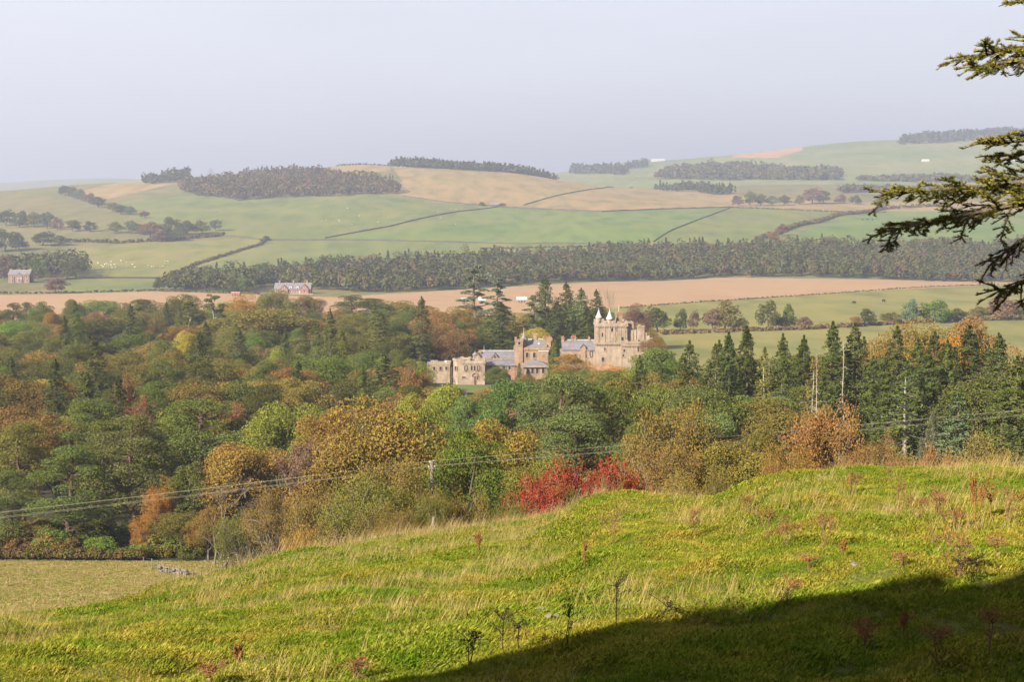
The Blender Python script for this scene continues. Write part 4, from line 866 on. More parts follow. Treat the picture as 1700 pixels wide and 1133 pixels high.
b.cross_gable(963.5, 972, 572, 577, 3, m_slate, m_sand, y=-.3)
for px in (980.3, 983.4): b.win(px, 588.5, .75, 1.7, 0, arch=True)
for px in (945, 955, 964, 972): b.win(px, 592, .9, 1.5)
b.block('buttress', 984.6, 987.4, 584, 1.2, m_tower, y=-1.0)
# -- front pavilion
b = Bld('castle_pavilion', 418, 888, 'low sandstone castle pavilion with shallow grey hipped roof', 'castle'); landmark(b.e, 'the castle pavilion')
b.block('wall', 869, 909, 607.5, 7, m_sand); x0, x1 = b.X(868), b.X(910); ze, zr = b.Zr(607.2), b.Zr(600)
b.add('roof', Geo().add([(x0, -.4, ze), (x1, -.4, ze), (x1, 7.4, ze), (x0, 7.4, ze), (x0 + 3, 3.5, zr), (x1 - 3, 3.5, zr)], [(0, 1, 5, 4), (2, 3, 4, 5), (0, 3, 2, 1)], [(1, 2, 5), (3, 0, 4)]), m_slate)
b.add('cornice', Geo().box(x0 - .25, x1 + .25, -.7, 7.7, ze - .5, ze - .02), m_tower)
for px in (876, 884, 892, 902): b.win(px, 616, .9, 1.8)
# -- long low range
b = Bld('castle_range', 432, 822, 'low castle range with long slate roof and two small gables', 'castle'); landmark(b.e, 'the low castle range')
b.block('wall', 786, 853, 596.5, 8, m_sand, y=2); b.gable('roof', 797, 853, 586.5, 596, 8, m_slate, y=2)
b.cross_gable(815, 828, 588.5, 596.5, 4, m_slate, m_sand, y=1.6); b.cross_gable(788, 797, 588, 594, 4, m_slate, m_sand, y=1.4)
b.turret(788.5, 585, 591, 597, .7, 2.0, m_sand, m_slate); b.chimney(796, 586, 594, .8, 4); b.pole(803, 577, 588, 5)
x0, x1 = b.X(803), b.X(856)
b.block('front_wall', 803, 856, 606, 2, m_red, y=-2.5); b.add('lean_to_roof', Geo().add([(x0, -2.9, b.Zr(605.5)), (x1, -2.9, b.Zr(605.5)), (x1, 2, b.Zr(598)), (x0, 2, b.Zr(598)), (x0, -2.9, b.Zr(606.3)), (x1, -2.9, b.Zr(606.3))], [(0, 1, 2, 3), (4, 5, 1, 0)]), m_slate)
b.win(836.5, 608.2, 1.0, 1.3, -2.5); b.win(815, 610, .8, 1.2, -2.5); b.win(846, 610, .8, 1.2, -2.5); b.win(821.5, 594, .7, .9, 1.6)
b.add('wall_coping', Geo().box(b.X(800), b.X(858), 1.3, 1.9, b.Zr(598.5), b.Zr(597)), m_tower)
# -- gatehouse
b = Bld('castle_gatehouse', 422, 778, 'crenellated pinkish stone gatehouse with rounded corner and arched door', 'castle'); landmark(b.e, 'the castle gatehouse')
b.block('wall', 760, 805, 600.5, 8, m_tower); b.parapet(764, 805, 596.5, 8, m_tower, mh=.5, merlon=.9)
r_ = b.X(767) - b.X(751.5); b.add('round_corner', Geo().lathe([(r_, -1.5), (r_, b.Zr(600)), (r_ + .2, b.Zr(600)), (r_ + .2, b.Zr(596.8)), (r_ - .3, b.Zr(596.8)), (r_ - .3, b.Zr(599.5)), (0, b.Zr(599.5))], 26, (b.X(767), r_ + .05)), m_tower)
b.course(766, 805, 603.2, 8, m_tower, out_=.2, h=.3)
for px in (772.2, 775.2, 783, 788, 793.2, 796.2): b.win(px, 612, .62, 1.5, 0, arch=True)
b.win(756, 612, .5, 1.3, r_ * .28); b.win(760, 612, .5, 1.3, .3)
b.add('door', Geo().box(b.X(787), b.X(790.5), -.08, .3, 0, b.Zr(625)), m_door); b.add('door_arch', Geo().tube([(b.X(788.7) + math.cos(t) * .85, -.12, b.Zr(625) + math.sin(t) * 1.0) for t in np.linspace(0, math.pi, 10)], .2, 6), m_red)
b.win(793, 627, .5, 1.5, 0, arch=True); b.win(770, 627, 1.4, .5, 0)
# -- outbuilding
b = Bld('castle_outbuilding', 428, 731, 'flat topped low stone outbuilding beside the gatehouse', 'castle'); landmark(b.e, 'the castle outbuilding')
b.block('wall', 714, 747, 604, 6, m_tower); b.parapet(714, 747, 602, 6, m_tower, mh=.25, merlon=2.2); b.block('annex', 708.5, 713.8, 607, 5, m_sand, y=.6)
b.add('annex_roof', Geo().add([(b.X(707.8), .2, b.Zr(607)), (b.X(713.9), .2, b.Zr(607)), (b.X(713.9), 5.8, b.Zr(604)), (b.X(707.8), 5.8, b.Zr(604))], [(0, 1, 2, 3)]), m_slate)
for px in (721, 731.5, 741): b.win(px, 612, .8, 1.2)
b.add('door', Geo().box(b.X(747.2), b.X(750.2), .2, 2, 0, b.Zr(610)), m_door); b.add('roof_vent', Geo().box(b.X(738), b.X(741), 2, 3, b.Zr(603), b.Zr(600.3)), m_whitelead)
# lawn and terrace wall in front of the gatehouse
xa, xb = ray(690, 640)[0] * 405, ray(815, 640)[0] * 405
X_, Y_ = np.meshgrid(np.linspace(xa, xb, 20), np.linspace(398, 421, 8)); o = obj('lawn', sub_mesh('lawn', np.stack([X_, Y_, ground(X_, Y_) + .25], -1).reshape(-1, 3), grid_faces(8, 20), m_green)); tag(o, 'mown lawn in front of the castle gatehouse', kind='structure')
xa, xb = ray(742, 650)[0] * 396, ray(775, 650)[0] * 396
g = Geo().box(xa, xb, 396, 396.6, gz(xa, 396) - 1.5, gz(xa, 396) + 1.4).box(xa - .1, xb + .1, 395.9, 396.7, gz(xa, 396) + 1.4, gz(xa, 396) + 1.6)
tag(obj('terrace_wall', g, mat=m_drystone), 'grey stone terrace wall below the castle lawn', 'wall')
# -- stone farmhouse
P = pix_ground(35, 470, 900, 1400); b = Bld('farmhouse', P[1], 35, 'two storey reddish stone farmhouse with grey slate roof', 'house', P[2] - .3); landmark(b.e, 'the stone farmhouse')
b.block('wall', 17.5, 53, 456, 9, m_brown); b.gable('roof', 17.5, 53, 449.5, 456, 9, m_slate); b.chimney(19, 447.5, 452, 1.6, 4.2, 1.2, m_tower); b.chimney(51.5, 447.5, 452, 1.6, 4.2, 1.2, m_tower)
b.cross_gable(31, 41, 453.5, 459.5, 4, m_slate, m_brown, y=-.4); b.cross_gable(45.5, 53, 454.5, 459.5, 4, m_slate, m_brown, y=-.4)
for px in (25.5, 36, 49): b.win(px, 460.5, 1.5, 1.8, -.45, frame=m_white); b.win(px, 467, 1.5, 1.9, -.45, frame=m_white)
b.add('door', Geo().box(b.X(40.5), b.X(43), -.08, .2, 0, b.Zr(465.5)), m_door)
b.add('porch_band', Geo().box(b.X(33), b.X(41), -.6, -.3, b.Zr(463), b.Zr(462)), m_white)
# -- red cottages
P = pix_ground(487, 488, 800, 1300); b = Bld('cottage_row', P[1], 487, 'row of red sandstone cottages with steep gables and white dormers', 'house', P[2] - .3); landmark(b.e, 'the red cottages')
b.block('wall', 457, 517, 480, 8, m_red); b.gable('roof', 457, 517, 471.5, 480, 8, m_slate, wallmat=m_red)
b.cross_gable(466, 480, 473.5, 480.5, 4.5, m_redtile, m_red, y=-1.0); b.cross_gable(500, 514, 472.5, 480, 4.5, m_redtile, m_red, y=-1.0)
for px in (484, 495):
    b.cross_gable(px - 2.6, px + 2.6, 474, 476.5, 4, m_slate, m_white, y=.4); b.win(px, 478.2, .9, 1.1, .4, frame=m_white)
for px in (464.5, 487.5, 510): b.chimney(px, 466.5, 473, 1.0, 3.5, .9, m_tower)
for px in (473, 507): b.win(px, 477.5, .9, 1.2, -1, frame=m_white); b.win(px, 484, 1.6, 1.4, -1, frame=m_white)
for px in (461, 484, 489.5, 495): b.win(px, 484, 1.0, 1.4, 0, frame=m_white)
b.add('door', Geo().box(b.X(498), b.X(499.6), -.08, .2, 0, b.Zr(483)), m_white); b.add('garden_wall', Geo().box(b.X(452), b.X(523), -7, -6.6, -1, .9), m_tower)
# -- small farm buildings glimpsed far off and between the trees
def small_house(px, base, wpx, hpx, label, wall, roof, dr=(560, 6000), d=None, name='farm_building', cat='building'):
    P = pix_ground(px, base, *dr); D = P[1] if d is None else d
    b = Bld(name, D, px, label, cat, P[2] - .2 if d is None else None); top = base - hpx
    b.block('wall', px - wpx / 2, px + wpx / 2, base - hpx * .55, max(5, wpx * b.k * .4), wall); b.gable('roof', px - wpx / 2, px + wpx / 2, top, base - hpx * .55, max(5, wpx * b.k * .4), roof, wallmat=wall)
    for f in (-.28, .28): b.win(px + wpx * f, base - hpx * .3, min(1.4, wpx * b.k * .12), 1.3)
    b.add('door', Geo().box(-.5, .5, -.07, .2, 0, 2.0), m_door)
small_house(1529, 269, 12, 4.5, 'small white farm building on the distant hillside', m_white, m_whitelead)
small_house(1478, 316, 12, 4, 'pale farm shed among the distant hedgerow strips', m_white, m_slate)
small_house(1672, 268, 16, 5, 'white farmhouse on the distant hillside below the plantation', m_white, m_slate)
small_house(1090, 268, 22, 4.5, 'white farm shed on the distant skyline beside the copse', m_white, m_lead)
small_house(822, 343, 16, 6, 'lone stone barn at the corner of the hillside walls', m_tower, m_slate)
small_house(392, 492, 14, 6, 'small red roofed shed at the ploughed field edge', m_tower, m_redtile, (600, 1200))
for px, base, w, lab in ((866, 503, 16, 'white roofed shed glimpsed between trees behind the castle'), (771, 505, 11, 'white shed half hidden beside the tallest cedar'), (800, 504, 11, 'second white shed behind the layered cedars')):
    small_house(px, base, w, 9, lab, m_tower, m_lead, (650, 1100))

# ------------------------------------------------------------------ animals in the fields
m_wool = surf('wool', [(.3, (.62, .58, .50)), (.7, (.75, .72, .65))], 3); m_hide = surf('black_hide', [(.3, (.012, .011, .010)), (.7, (.025, .022, .02))], 3)
def animal(kind):
    s = 1.0 if kind == 'sheep' else 1.9; g = Geo()
    bm_v = [(-.55, .62, .20), (-.4, .66, .27), (0, .66, .30), (.35, .68, .26), (.5, .72, .17)]
    th = np.arange(8) / 8 * 6.283
    def ringchain(ch, close=True):
        v = np.array([[(x, math.cos(t) * r, z + math.sin(t) * r) for t in th] for x, z, r in ch]).reshape(-1, 3); k = len(ch)
        i = np.arange(k - 1)[:, None] * 8 + np.arange(8)[None]; j = np.arange(k - 1)[:, None] * 8 + (np.arange(8)[None] + 1) % 8
        g.add(v, np.concatenate([np.stack([i, j, j + 8, i + 8], -1).reshape(-1, 4), [[0, 7, 6, 5], [0, 5, 4, 3], [0, 3, 2, 1]]]))
    ringchain([(-.62, .66, .06), (-.55, .62, .20), (-.35, .63, .27), (0, .63, .29), (.35, .66, .26), (.5, .72, .17), (.62, .72 if kind == 'sheep' else .55, .11), (.74, .66 if kind == 'sheep' else .40, .11), (.88, .58 if kind == 'sheep' else .28, .07), (.92, .56 if kind == 'sheep' else .26, .02)])
    for x in (-.42, .36):
        for y in (-.13, .13):
            k = .03 if x < 0 else 0
            g.tube([(x, y, .5), (x + k * 1.6, y, .36), (x - k, y, .22), (x, y, 0)], [.09, .065, .045, .04], 5)
    g.v = [v * s for v in g.v]; return g.mesh(kind, m_wool if kind == 'sheep' else m_hide, True)
ME = {'sheep': animal('sheep'), 'cow': animal('cow')}
for i in range(26):
    px, py = wrng.uniform(150, 285), wrng.uniform(434, 446); P = pix_ground(px, py, 1000, 1600)
    o = obj('sheep', ME['sheep']); o.location = P - [0, 0, .03]; o.rotation_euler = (0, 0, wrng.uniform(0, 6.28)); o.scale = (1.5,) * 3 if False else (1.2,) * 3
    tag(o, 'white sheep grazing in the yellow green pasture', 'sheep', 'sheep in the yellow green pasture')
for i in range(16):
    P = pix_ground(wrng.uniform(480, 800), wrng.uniform(345, 375), 1500, 2300); o = obj('sheep', ME['sheep']); o.location = P - [0, 0, .03]; o.rotation_euler = (0, 0, wrng.uniform(0, 6.28)); o.scale = (1.2,) * 3
    tag(o, 'white sheep scattered over the green hillside pasture', 'sheep', 'sheep on the green hillside')
for px, py, lab in ((1418, 505, 'black cow standing alone in the meadow strip'), (1467, 502, 'black cow facing away near the hedge of the meadow strip'), (1432, 366, 'black cow in the corner field'), (1440, 365, 'second black cow in the corner field'), (1449, 366, 'third black cow in the corner field')):
    P = pix_ground(px, py, 600, 2000); o = obj('cow', ME['cow']); o.location = P - [0, 0, .04]; o.rotation_euler = (0, 0, wrng.uniform(0, 6.28)); tag(o, lab, 'cow', 'cows in the fields')

# ------------------------------------------------------------------ electricity pole and wires
PD = 108.0
u, w = ray(717, 766); px_, pz = u * PD, w * PD; zb_ = gz(px_, PD)
e = empty('electricity_pole', (px_, PD, zb_)); tag(e, 'weathered grey wooden electricity pole standing among the bushes', 'pole'); landmark(e, 'the electricity pole')
hp = pz - zb_
obj('pole', Geo().tube([(0, 0, -.5), (0.02, 0, hp * .5), (0, 0, hp)], [.17, .15, .125], 10), e, m_wood)
m_pale = surf('pale_weathered_wood', [(.3, (.17, .145, .11)), (.7, (.25, .22, .17))], 3, mapping=(1, 1, .2))
obj('crossarm', Geo().box(-.26, .26, -.2, -.11, hp - .58, hp - .48), e, m_pale)
obj('brace', Geo().tube([(-.2, -.16, hp - .58), (0, -.17, hp - .95)], .03, 5), e, m_pale)
m_cer = surf('ceramic', [(.3, (.5, .48, .45)), (.7, (.62, .6, .56))], 4, rough=.3, spec=.5)
TIPS = [(-.12, -.12, hp - .02), (.12, .12, hp - .02), (-.23, -.16, hp - .38), (.23, -.16, hp - .38)]
for t in TIPS: obj('insulator', Geo().lathe([(0, t[2] - .1), (.05, t[2] - .1), (.06, t[2] - .02), (.035, t[2]), (.055, t[2] + .05), (0, t[2] + .07)], 8, (t[0], t[1])), e, m_cer)
m_wire = surf('wire', [(.3, (.30, .27, .21)), (.7, (.38, .34, .28))], 3, rough=.7, spec=.1)
for k, t in enumerate(TIPS):
    pts = []
    for (pxe, rowe, de, sag) in ((-420, 897, 104, .12), (1990, 652, 118, .15)):
        ue, we = ray(pxe, rowe + (0, 2, 9, 10)[k] * .8); a = np.array([px_ + t[0], PD + t[1], zb_ + t[2] + .03]); c2 = np.array([ue * de + t[0], de + t[1], we * de])
        s = np.linspace(0, 1, 40)[:, None]; q = a + (c2 - a) * s; q[:, 2] -= sag * (1 + .12 * k) * 4 * (s * (1 - s))[:, 0]
        pts.append(q[::-1] if pxe < 0 else q[1:])
    tag(obj('wire', Geo().tube(np.concatenate(pts), .007, 4), mat=m_wire), ['upper front wire carried on the top of the electricity pole', 'upper rear wire carried on the top of the electricity pole', 'lower wire on one end of the pole crossarm', 'lower wire on the other end of the pole crossarm'][k], 'wire', 'wires of the electricity line')

# ------------------------------------------------------------------ field hedge, fence and wall
P = np.array([(ray(px, 945)[0] * 181.5, 181.5, 0) for px in np.linspace(-60, 236, 70)]); P[:, 2] = ground(P[:, 0], P[:, 1]); g = Geo(); t = []
far_crowns(g, t, P + np.c_[wrng.normal(size=(70, 2)) * .2, np.full(70, -.1)], wrng.uniform(1.2, 1.8, 70), wrng.uniform(1.3, 1.9, 70), [PAL['purple brown'], PAL['olive'], PAL['hazel brown'], PAL['dark green']], 150, 0)
g.v = g.v; tag(obj('field_hedge', tinted(g, t, 'field_hedge')), 'brown clipped hedge along the far side of the pale field', 'hedge')
e = empty('field_fence', (ray(240, 945)[0] * 176, 176, gz(ray(240, 945)[0] * 176, 176))); tag(e, 'weathered post and wire fence at the corner of the pale field', 'fence'); E0 = np.array(e.location); tops = []
for i, px in enumerate((238, 252, 262, 272, 284, 297, 309, 321, 334, 348, 360)):
    d = 176 - i * 2.2; x = ray(px, 945)[0] * d; z = gz(x, d); h = wrng.uniform(1.15, 1.4); ln = wrng.normal() * .05
    obj('post', Geo().tube([(x - E0[0], d - E0[1], z - E0[2] - .4), (x - E0[0] + ln, d - E0[1], z - E0[2] + h)], [.07, .06], 7), e, m_pale); tops.append((x - E0[0], d - E0[1], z - E0[2] + h))
for dz in (.1, .45, .8): obj('wire', Geo().tube(np.array(tops) - [0, 0, dz], .006, 3), e, m_wire)
d = 178.0; x0_, x1_ = ray(285, 945)[0] * d, ray(345, 945)[0] * d; g = Geo(); srng = np.random.default_rng(3)
e = empty('rubble_wall', (x0_, d - 6, gz(x0_, d - 6))); tag(e, 'pale tumbled dry stone wall behind the wire fence', 'wall')
stone = []
for k in range(4):
    v = unit(26, srng); q = Geo().lathe([(0, -.5), (.7, -.42), (1, -.05), (.85, .4), (0, .5)], 7); q.v = [vv * srng.uniform(.85, 1.15, vv.shape) for vv in q.v]; stone.append(q.mesh('stone', m_drystone))
m_palestone = surf('pale_stone', [(.3, (.17, .15, .115)), (.7, (.25, .225, .18))], 2)
for m_ in stone: m_.materials[0] = m_palestone
for c_ in range(3):
    for k in range(20):
        s = obj('stone', stone[srng.integers(4)], e); xx = k * (x1_ - x0_) / 20 + srng.uniform(-.05, .05); yy = -k * .25 + srng.normal() * .22
        s.location = (xx, yy, gz(x0_ + xx, d - 6 + yy) - e.location.z + .12 + c_ * .22 + srng.normal() * .06); s.scale = (.18 * srng.uniform(.6, 1.5), .2, .3 * srng.uniform(.6, 1.2)); s.rotation_euler = (srng.normal() * .2, srng.normal() * .2, srng.uniform(0, 6))
for px, row, d, lab in ((719, 868, 66, 'short fence post below the electricity pole on the crest'),):
    x = ray(px, row)[0] * d; z = gz(x, d); e = obj('fence_post', Geo().tube([(0, 0, -.4), (.02, 0, .6), (.03, 0, max(.9, zrow(row, d) - z))], [.08, .075, .07], 8), mat=m_pale); e.location = (x, d, z); tag(e, lab, 'post')

# ------------------------------------------------------------------ conifers beside the camera
# a line of dense hollies out of frame whose shadow lies over the slope
m_holly = surf('holly_foliage', [(.3, (.015, .03, .01)), (.7, (.04, .06, .02))], 4, bump=1, bscale=12)
Rv = np.array([to_sun.y, -to_sun.x, 0]); Rv /= np.linalg.norm(Rv); Rv = Rv if Rv[0] > 0 else -Rv; Sv = np.array(to_sun); Uv = np.cross(Sv, Rv); Uv = Uv if Uv[2] > 0 else -Uv
for a_, bt, r, lab in ((-11.15, 2.95, 1.5, 'first'), (-10.2, 3.4, 1.3, 'second'), (-9.15, 4.05, 1.45, 'third'), (-7.5, 4.9, 1.7, 'fourth'), (-5.5, 5.1, 2.0, 'fifth'), (-3.0, 4.7, 2.2, 'sixth')):
    hzc = 4.6; be = math.hypot(hzc * .875, r * .485); C = a_ * Rv + (bt - be) * Uv + 10.0 * Sv
    zb_ = gz(C[0], C[1]); e = empty('holly_tree', (C[0], C[1], zb_)); tag(e, f'dense dark holly, {lab} of the row shading the slope', 'tree', 'row of hollies shading the slope')
    n1, n2 = 30, 40; ph = np.linspace(0, math.pi, n1)[:, None]; th = np.arange(n2)[None] / n2 * 2 * math.pi
    dd = np.stack([np.sin(ph) * np.cos(th), np.sin(ph) * np.sin(th), np.cos(ph) * np.ones_like(th)], -1)
    lump = 1 + .07 * vnoise(dd[..., 0] * 3 + dd[..., 2] * 4 + a_ * 7, dd[..., 1] * 4 + dd[..., 2] * 3) + .05 * wrng.normal(size=dd.shape[:2])
    v = dd * lump[..., None] * [r, r, hzc] + [0, 0, C[2] - zb_]
    i = np.arange(n1 - 1)[:, None] * n2 + np.arange(n2)[None]; j = np.arange(n1 - 1)[:, None] * n2 + (np.arange(n2)[None] + 1) % n2
    obj('crown', Geo().add(v.reshape(-1, 3), np.stack([i, j, j + n2, i + n2], -1).reshape(-1, 4)), e, m_holly)
    obj('trunk', Geo().tube([(0, 0, -.4), (0, 0, C[2] - zb_)], [.25, .15], 8), e, m_bark)

for x_, y_, h_ in ((3, -9, 19), (9, -7, 21), (-3, -14, 20), (15, -4, 22), (6, -17, 23), (14, -13, 22), (-9, -21, 19), (20, 3, 23), (11, 1, 20), (0, -20, 22)):  # unseen spruces, added to cut skylight and darken the shaded slope
    tree_at('spruce', x_, y_, h_, 6.5, 'spruce green', 'standing behind the viewpoint', 'dark spruce added behind the viewpoint to deepen the slope shadow')['group'] = 'spruces added behind the viewpoint'
for x_, y_, h_ in ((12.2, 17, 19), (15, 23, 21), (14, 11, 22), (19, 30, 20)):  # out of frame, added to block the sky on the right
    tree_at('spruce', x_, y_, h_, 6.6, 'spruce green', 'standing beside the fir', 'dark spruce added beside the tall fir to block skylight')['group'] = 'spruces added beside the tall fir'
# the fir whose boughs reach in from the side
frng = np.random.default_rng(21); FD = 12.0
m_firneedle, nt, out = new_mat('fir_needles')
_g2 = N(nt, 'ShaderNodeNewGeometry'); c_ = ramp(nt, _g2.outputs['Random Per Island'], [(0, (.04, .052, .012)), (.5, (.105, .108, .02)), (.8, (.17, .14, .035)), (1, (.17, .185, .10))])
c_ = mixc(nt, .7, c_, ramp(nt, noise(nt, 3.5, 3), [(.35, (.6, .7, .6)), (.65, (1.4, 1.15, .8))]), 'MULTIPLY')
_d = N(nt, 'ShaderNodeBsdfDiffuse'); _t = N(nt, 'ShaderNodeBsdfTranslucent'); _m = N(nt, 'ShaderNodeMixShader'); _m.inputs[0].default_value = .15
nt.links.new(c_, _d.inputs[0]); nt.links.new(c_, _t.inputs[0]); nt.links.new(_d.outputs[0], _m.inputs[1]); nt.links.new(_t.outputs[0], _m.inputs[2]); nt.links.new(_m.outputs[0], out.inputs[0])
TX = 6.9; fz = gz(TX, FD + .6); fir = empty('fir_tree', (TX, FD + .6, fz)); tag(fir, 'tall fir whose drooping boughs reach over the view', 'tree'); FO = np.array(fir.location)
obj('trunk', Geo().tube([(0, 0, -.4), (0, 0, 4), (.05, 0, 9), (.05, 0, 14)], [.36, .3, .2, .06], 12), fir, m_bark)
def needles(g, A, B, dens, ln):
    """flat needles along many twigs A->B"""
    Ls = np.linalg.norm(B - A, axis=1); n = np.maximum((Ls * dens).astype(int), 4); k = np.repeat(np.arange(len(A)), n); t = frng.random(len(k))[:, None]
    P = A[k] + (B - A)[k] * t; D = ((B - A) / Ls[:, None])[k]
    s = np.cross(D, [0, 0, 1.]); s /= np.linalg.norm(s, axis=1)[:, None] + 1e-6; up = np.cross(s, D)
    an = frng.uniform(-.5, math.pi + .5, len(k))[:, None]; o_ = s * np.cos(an) + up * np.sin(an) * .8
    dirn = o_ * .85 + D * .55 + frng.normal(size=D.shape) * .12; dirn /= np.linalg.norm(dirn, axis=1)[:, None]
    wv = np.cross(dirn, D); wv /= np.linalg.norm(wv, axis=1)[:, None] + 1e-6; l = ln * frng.uniform(.7, 1.25, len(k))[:, None]
    v = np.stack([P - wv * .004, P + wv * .004, P + dirn * l], 1).reshape(-1, 3); g.add(v, None, np.arange(3 * len(k)).reshape(-1, 3))
def bough(tip, edge, spread, droop_, d, sec=16, dens=420, hang=0.0):
    u1, w1 = ray(*tip); u2, w2 = ray(*edge); T = np.array([u1 * d, d - .3, w1 * d]); E = np.array([u2 * d, d, w2 * d])
    S0 = np.array([TX, FD + .6, E[2] + (E[2] - T[2]) * .4 + .5])
    s = np.linspace(0, 1, 24)[:, None]; main = (1 - s) ** 2 * S0 + 2 * s * (1 - s) * (E + [.35, 0, .10]) + s ** 2 * T; main -= FO
    g, n_ = Geo(), Geo(); g.tube(main, np.linspace(.055, .006, 24), 6); A, B = [], []
    L = np.linalg.norm(S0 - T); m = int(L / .05)
    for i in range(m):
        t = (i + frng.uniform(0, .8)) / m; k = t * 22.99; p = main[int(k)] + (main[int(k) + 1] - main[int(k)]) * (k % 1)
        ax = main[min(int(k) + 1, 23)] - main[int(k)]; ax /= np.linalg.norm(ax)
        sgn = 1 if i % 2 else -1; sd_ = np.cross(ax, [0, 0, 1.]); ln = spread * (1.0 - .58 * t) * frng.uniform(.5, 1.2)
        dr = ax * .75 + sd_ * sgn * frng.uniform(.5, .9) + np.array([0, 0, -droop_ * frng.uniform(-.5, 1.5) + .15 + frng.normal() * .16]); dr /= np.linalg.norm(dr)
        q = p + dr * ln + np.array([0, 0, -droop_ * .25 * ln]); mid = (p + q) / 2 + [0, 0, .05 * ln]
        g.tube([p, mid, q], [.009, .006, .003], 4); A += [p, mid]; B += [mid, q]
        for j in range(int(ln / .035)):
            f = frng.uniform(.12, 1); b0 = p + (q - p) * f + [0, 0, .04 * ln * 4 * f * (1 - f) * .6]; sg2 = 1 if j % 2 else -1
            s3 = np.cross(dr, [0, 0, 1.]); d3 = dr * .8 + s3 * sg2 * .65 + np.array([0, 0, frng.uniform(-.55, .42) - hang * frng.random()]); d3 /= np.linalg.norm(d3)
            b1 = b0 + d3 * ln * frng.uniform(.18, .42) * (1.15 - f * .4); g.tube([b0, b1], [.0035, .002], 3, False); A.append(b0); B.append(b1)
    A.append(main[-3]); B.append(main[-1]); needles(n_, np.array(A), np.array(B), dens, .027)
    o = obj('bough', g, fir, m_bark); obj('needles', n_, o, m_firneedle)
bough((1666, 13), (1705, 12), .30, .25, 12.0); bough((1588, 102), (1705, 88), .62, .38, 12.0); bough((1592, 118), (1705, 112), .5, .55, 11.7, hang=.2)
bough((1610, 240), (1705, 256), .42, .30, 12.1); bough((1616, 262), (1710, 275), .35, .4, 12.3)
bough((1450, 322), (1660, 330), .62, .34, 12.0); bough((1452, 384), (1660, 352), .6, .42, 11.8, hang=.2); bough((1540, 328), (1700, 318), .5, .4, 12.3); bough((1622, 440), (1690, 345), .32, .7, 11.9, hang=.5)
bough((1638, 482), (1705, 455), .48, .5, 12.0, hang=.3)

# the rest of the fir's crown, above and away from the view
g, n_ = Geo(), Geo(); main = np.array([(t * 4.2, 0, -.5 * t * t) for t in np.linspace(0, 1, 12)]); g.tube(main, np.linspace(.05, .006, 12), 5); A, B = [], []
for i in range(60):
    t = .12 + .86 * i / 60; p = np.array((t * 4.2, 0, -.5 * t * t)); sg = 1 if i % 2 else -1; ln = 1.3 * (1.05 - .75 * t) * frng.uniform(.6, 1.1); q = p + np.array([.75, sg * .7, -.22]) * ln; g.tube([p, q], [.01, .003], 3, False); A.append(p); B.append(q)
    for j in range(int(ln / .06)):
        f = frng.uniform(.1, 1); b0 = p + (q - p) * f; b1 = b0 + np.array([frng.uniform(.2, 1), frng.normal() * .8, frng.uniform(-.7, .2)]) * .22; A.append(b0); B.append(b1)
needles(n_, np.array(A), np.array(B), 90, .05); bm_, nm_ = g.mesh('bough', m_bark), n_.mesh('needles', m_firneedle)
for k in range(64):
    z = 1.2 + 13.2 * (k / 64) ** 1.05; a = k * 2.399
    left = math.cos(a) < .35
    if left and z + fz < 4.2: continue
    o = obj('bough', bm_, fir); o.location = (0, 0, z); o.rotation_euler = (0, 0, a); sc_ = 1.05 * (1 - (z / 15.5) ** 1.4) + .12; o.scale = (sc_,) * 3; obj('needles', nm_, o)

# ------------------------------------------------------------------ grass (instanced tufts on the hillside)
grng = np.random.default_rng(31)
m_blade, nt, out = new_mat('grass_blades')
_o = N(nt, 'ShaderNodeObjectInfo'); _g3 = N(nt, 'ShaderNodeNewGeometry')
c1 = ramp(nt, _g3.outputs['Random Per Island'], [(0, (.048, .066, .006)), (.4, (.09, .101, .011)), (.75, (.138, .136, .021)), (1, (.20, .17, .05))])
c2 = ramp(nt, noise(nt, .33, 5, .65), [(.34, (.62, .98, .5)), (.48, (1.0, 1.1, .85)), (.64, (1.3, 1.12, 1.1))])
c3 = ramp(nt, noise(nt, 1.1, 3, .6), [(.36, (.7, .85, .6)), (.62, (1.22, 1.1, 1.05))])
c1 = mixc(nt, 1.0, mixc(nt, 1.0, c1, c2, 'MULTIPLY'), c3, 'MULTIPLY')
_d = N(nt, 'ShaderNodeBsdfDiffuse'); _t = N(nt, 'ShaderNodeBsdfTranslucent'); _m = N(nt, 'ShaderNodeMixShader'); _m.inputs[0].default_value = .18
nt.links.new(c1, _d.inputs[0]); nt.links.new(c1, _t.inputs[0]); nt.links.new(_d.outputs[0], _m.inputs[1]); nt.links.new(_t.outputs[0], _m.inputs[2]); nt.links.new(_m.outputs[0], out.inputs[0])
m_straw, nt, out = new_mat('dry_straw'); _g3 = N(nt, 'ShaderNodeNewGeometry')
c1 = ramp(nt, _g3.outputs['Random Per Island'], [(0, (.11, .08, .024)), (.6, (.175, .13, .047)), (1, (.23, .18, .08))]); principled(nt, out, c1, .9, .1)
def blades(n, rad, hmin, hmax, w, lean, bend=.5):
    g = Geo()
    for _ in range(n):
        a = grng.uniform(0, 6.28); r = rad * math.sqrt(grng.random()); b = np.array([math.cos(a) * r, math.sin(a) * r, -.02]); h = grng.uniform(hmin, hmax); la = grng.uniform(0, 6.28); l = lean * grng.uniform(.2, 1.3)
        dr = np.array([math.cos(la) * l, math.sin(la) * l, 1.]); dr /= np.linalg.norm(dr); sd_ = np.array([-math.sin(la + .7), math.cos(la + .7), 0]) * w / 2
        mid = b + dr * h * .55; tip = b + dr * h + np.array([math.cos(la), math.sin(la), -.5]) * h * bend * .35
        g.add([b - sd_, b + sd_, mid + sd_ * .8, mid - sd_ * .8, tip], [(0, 1, 2, 3)], [(3, 2, 4)])
    return g
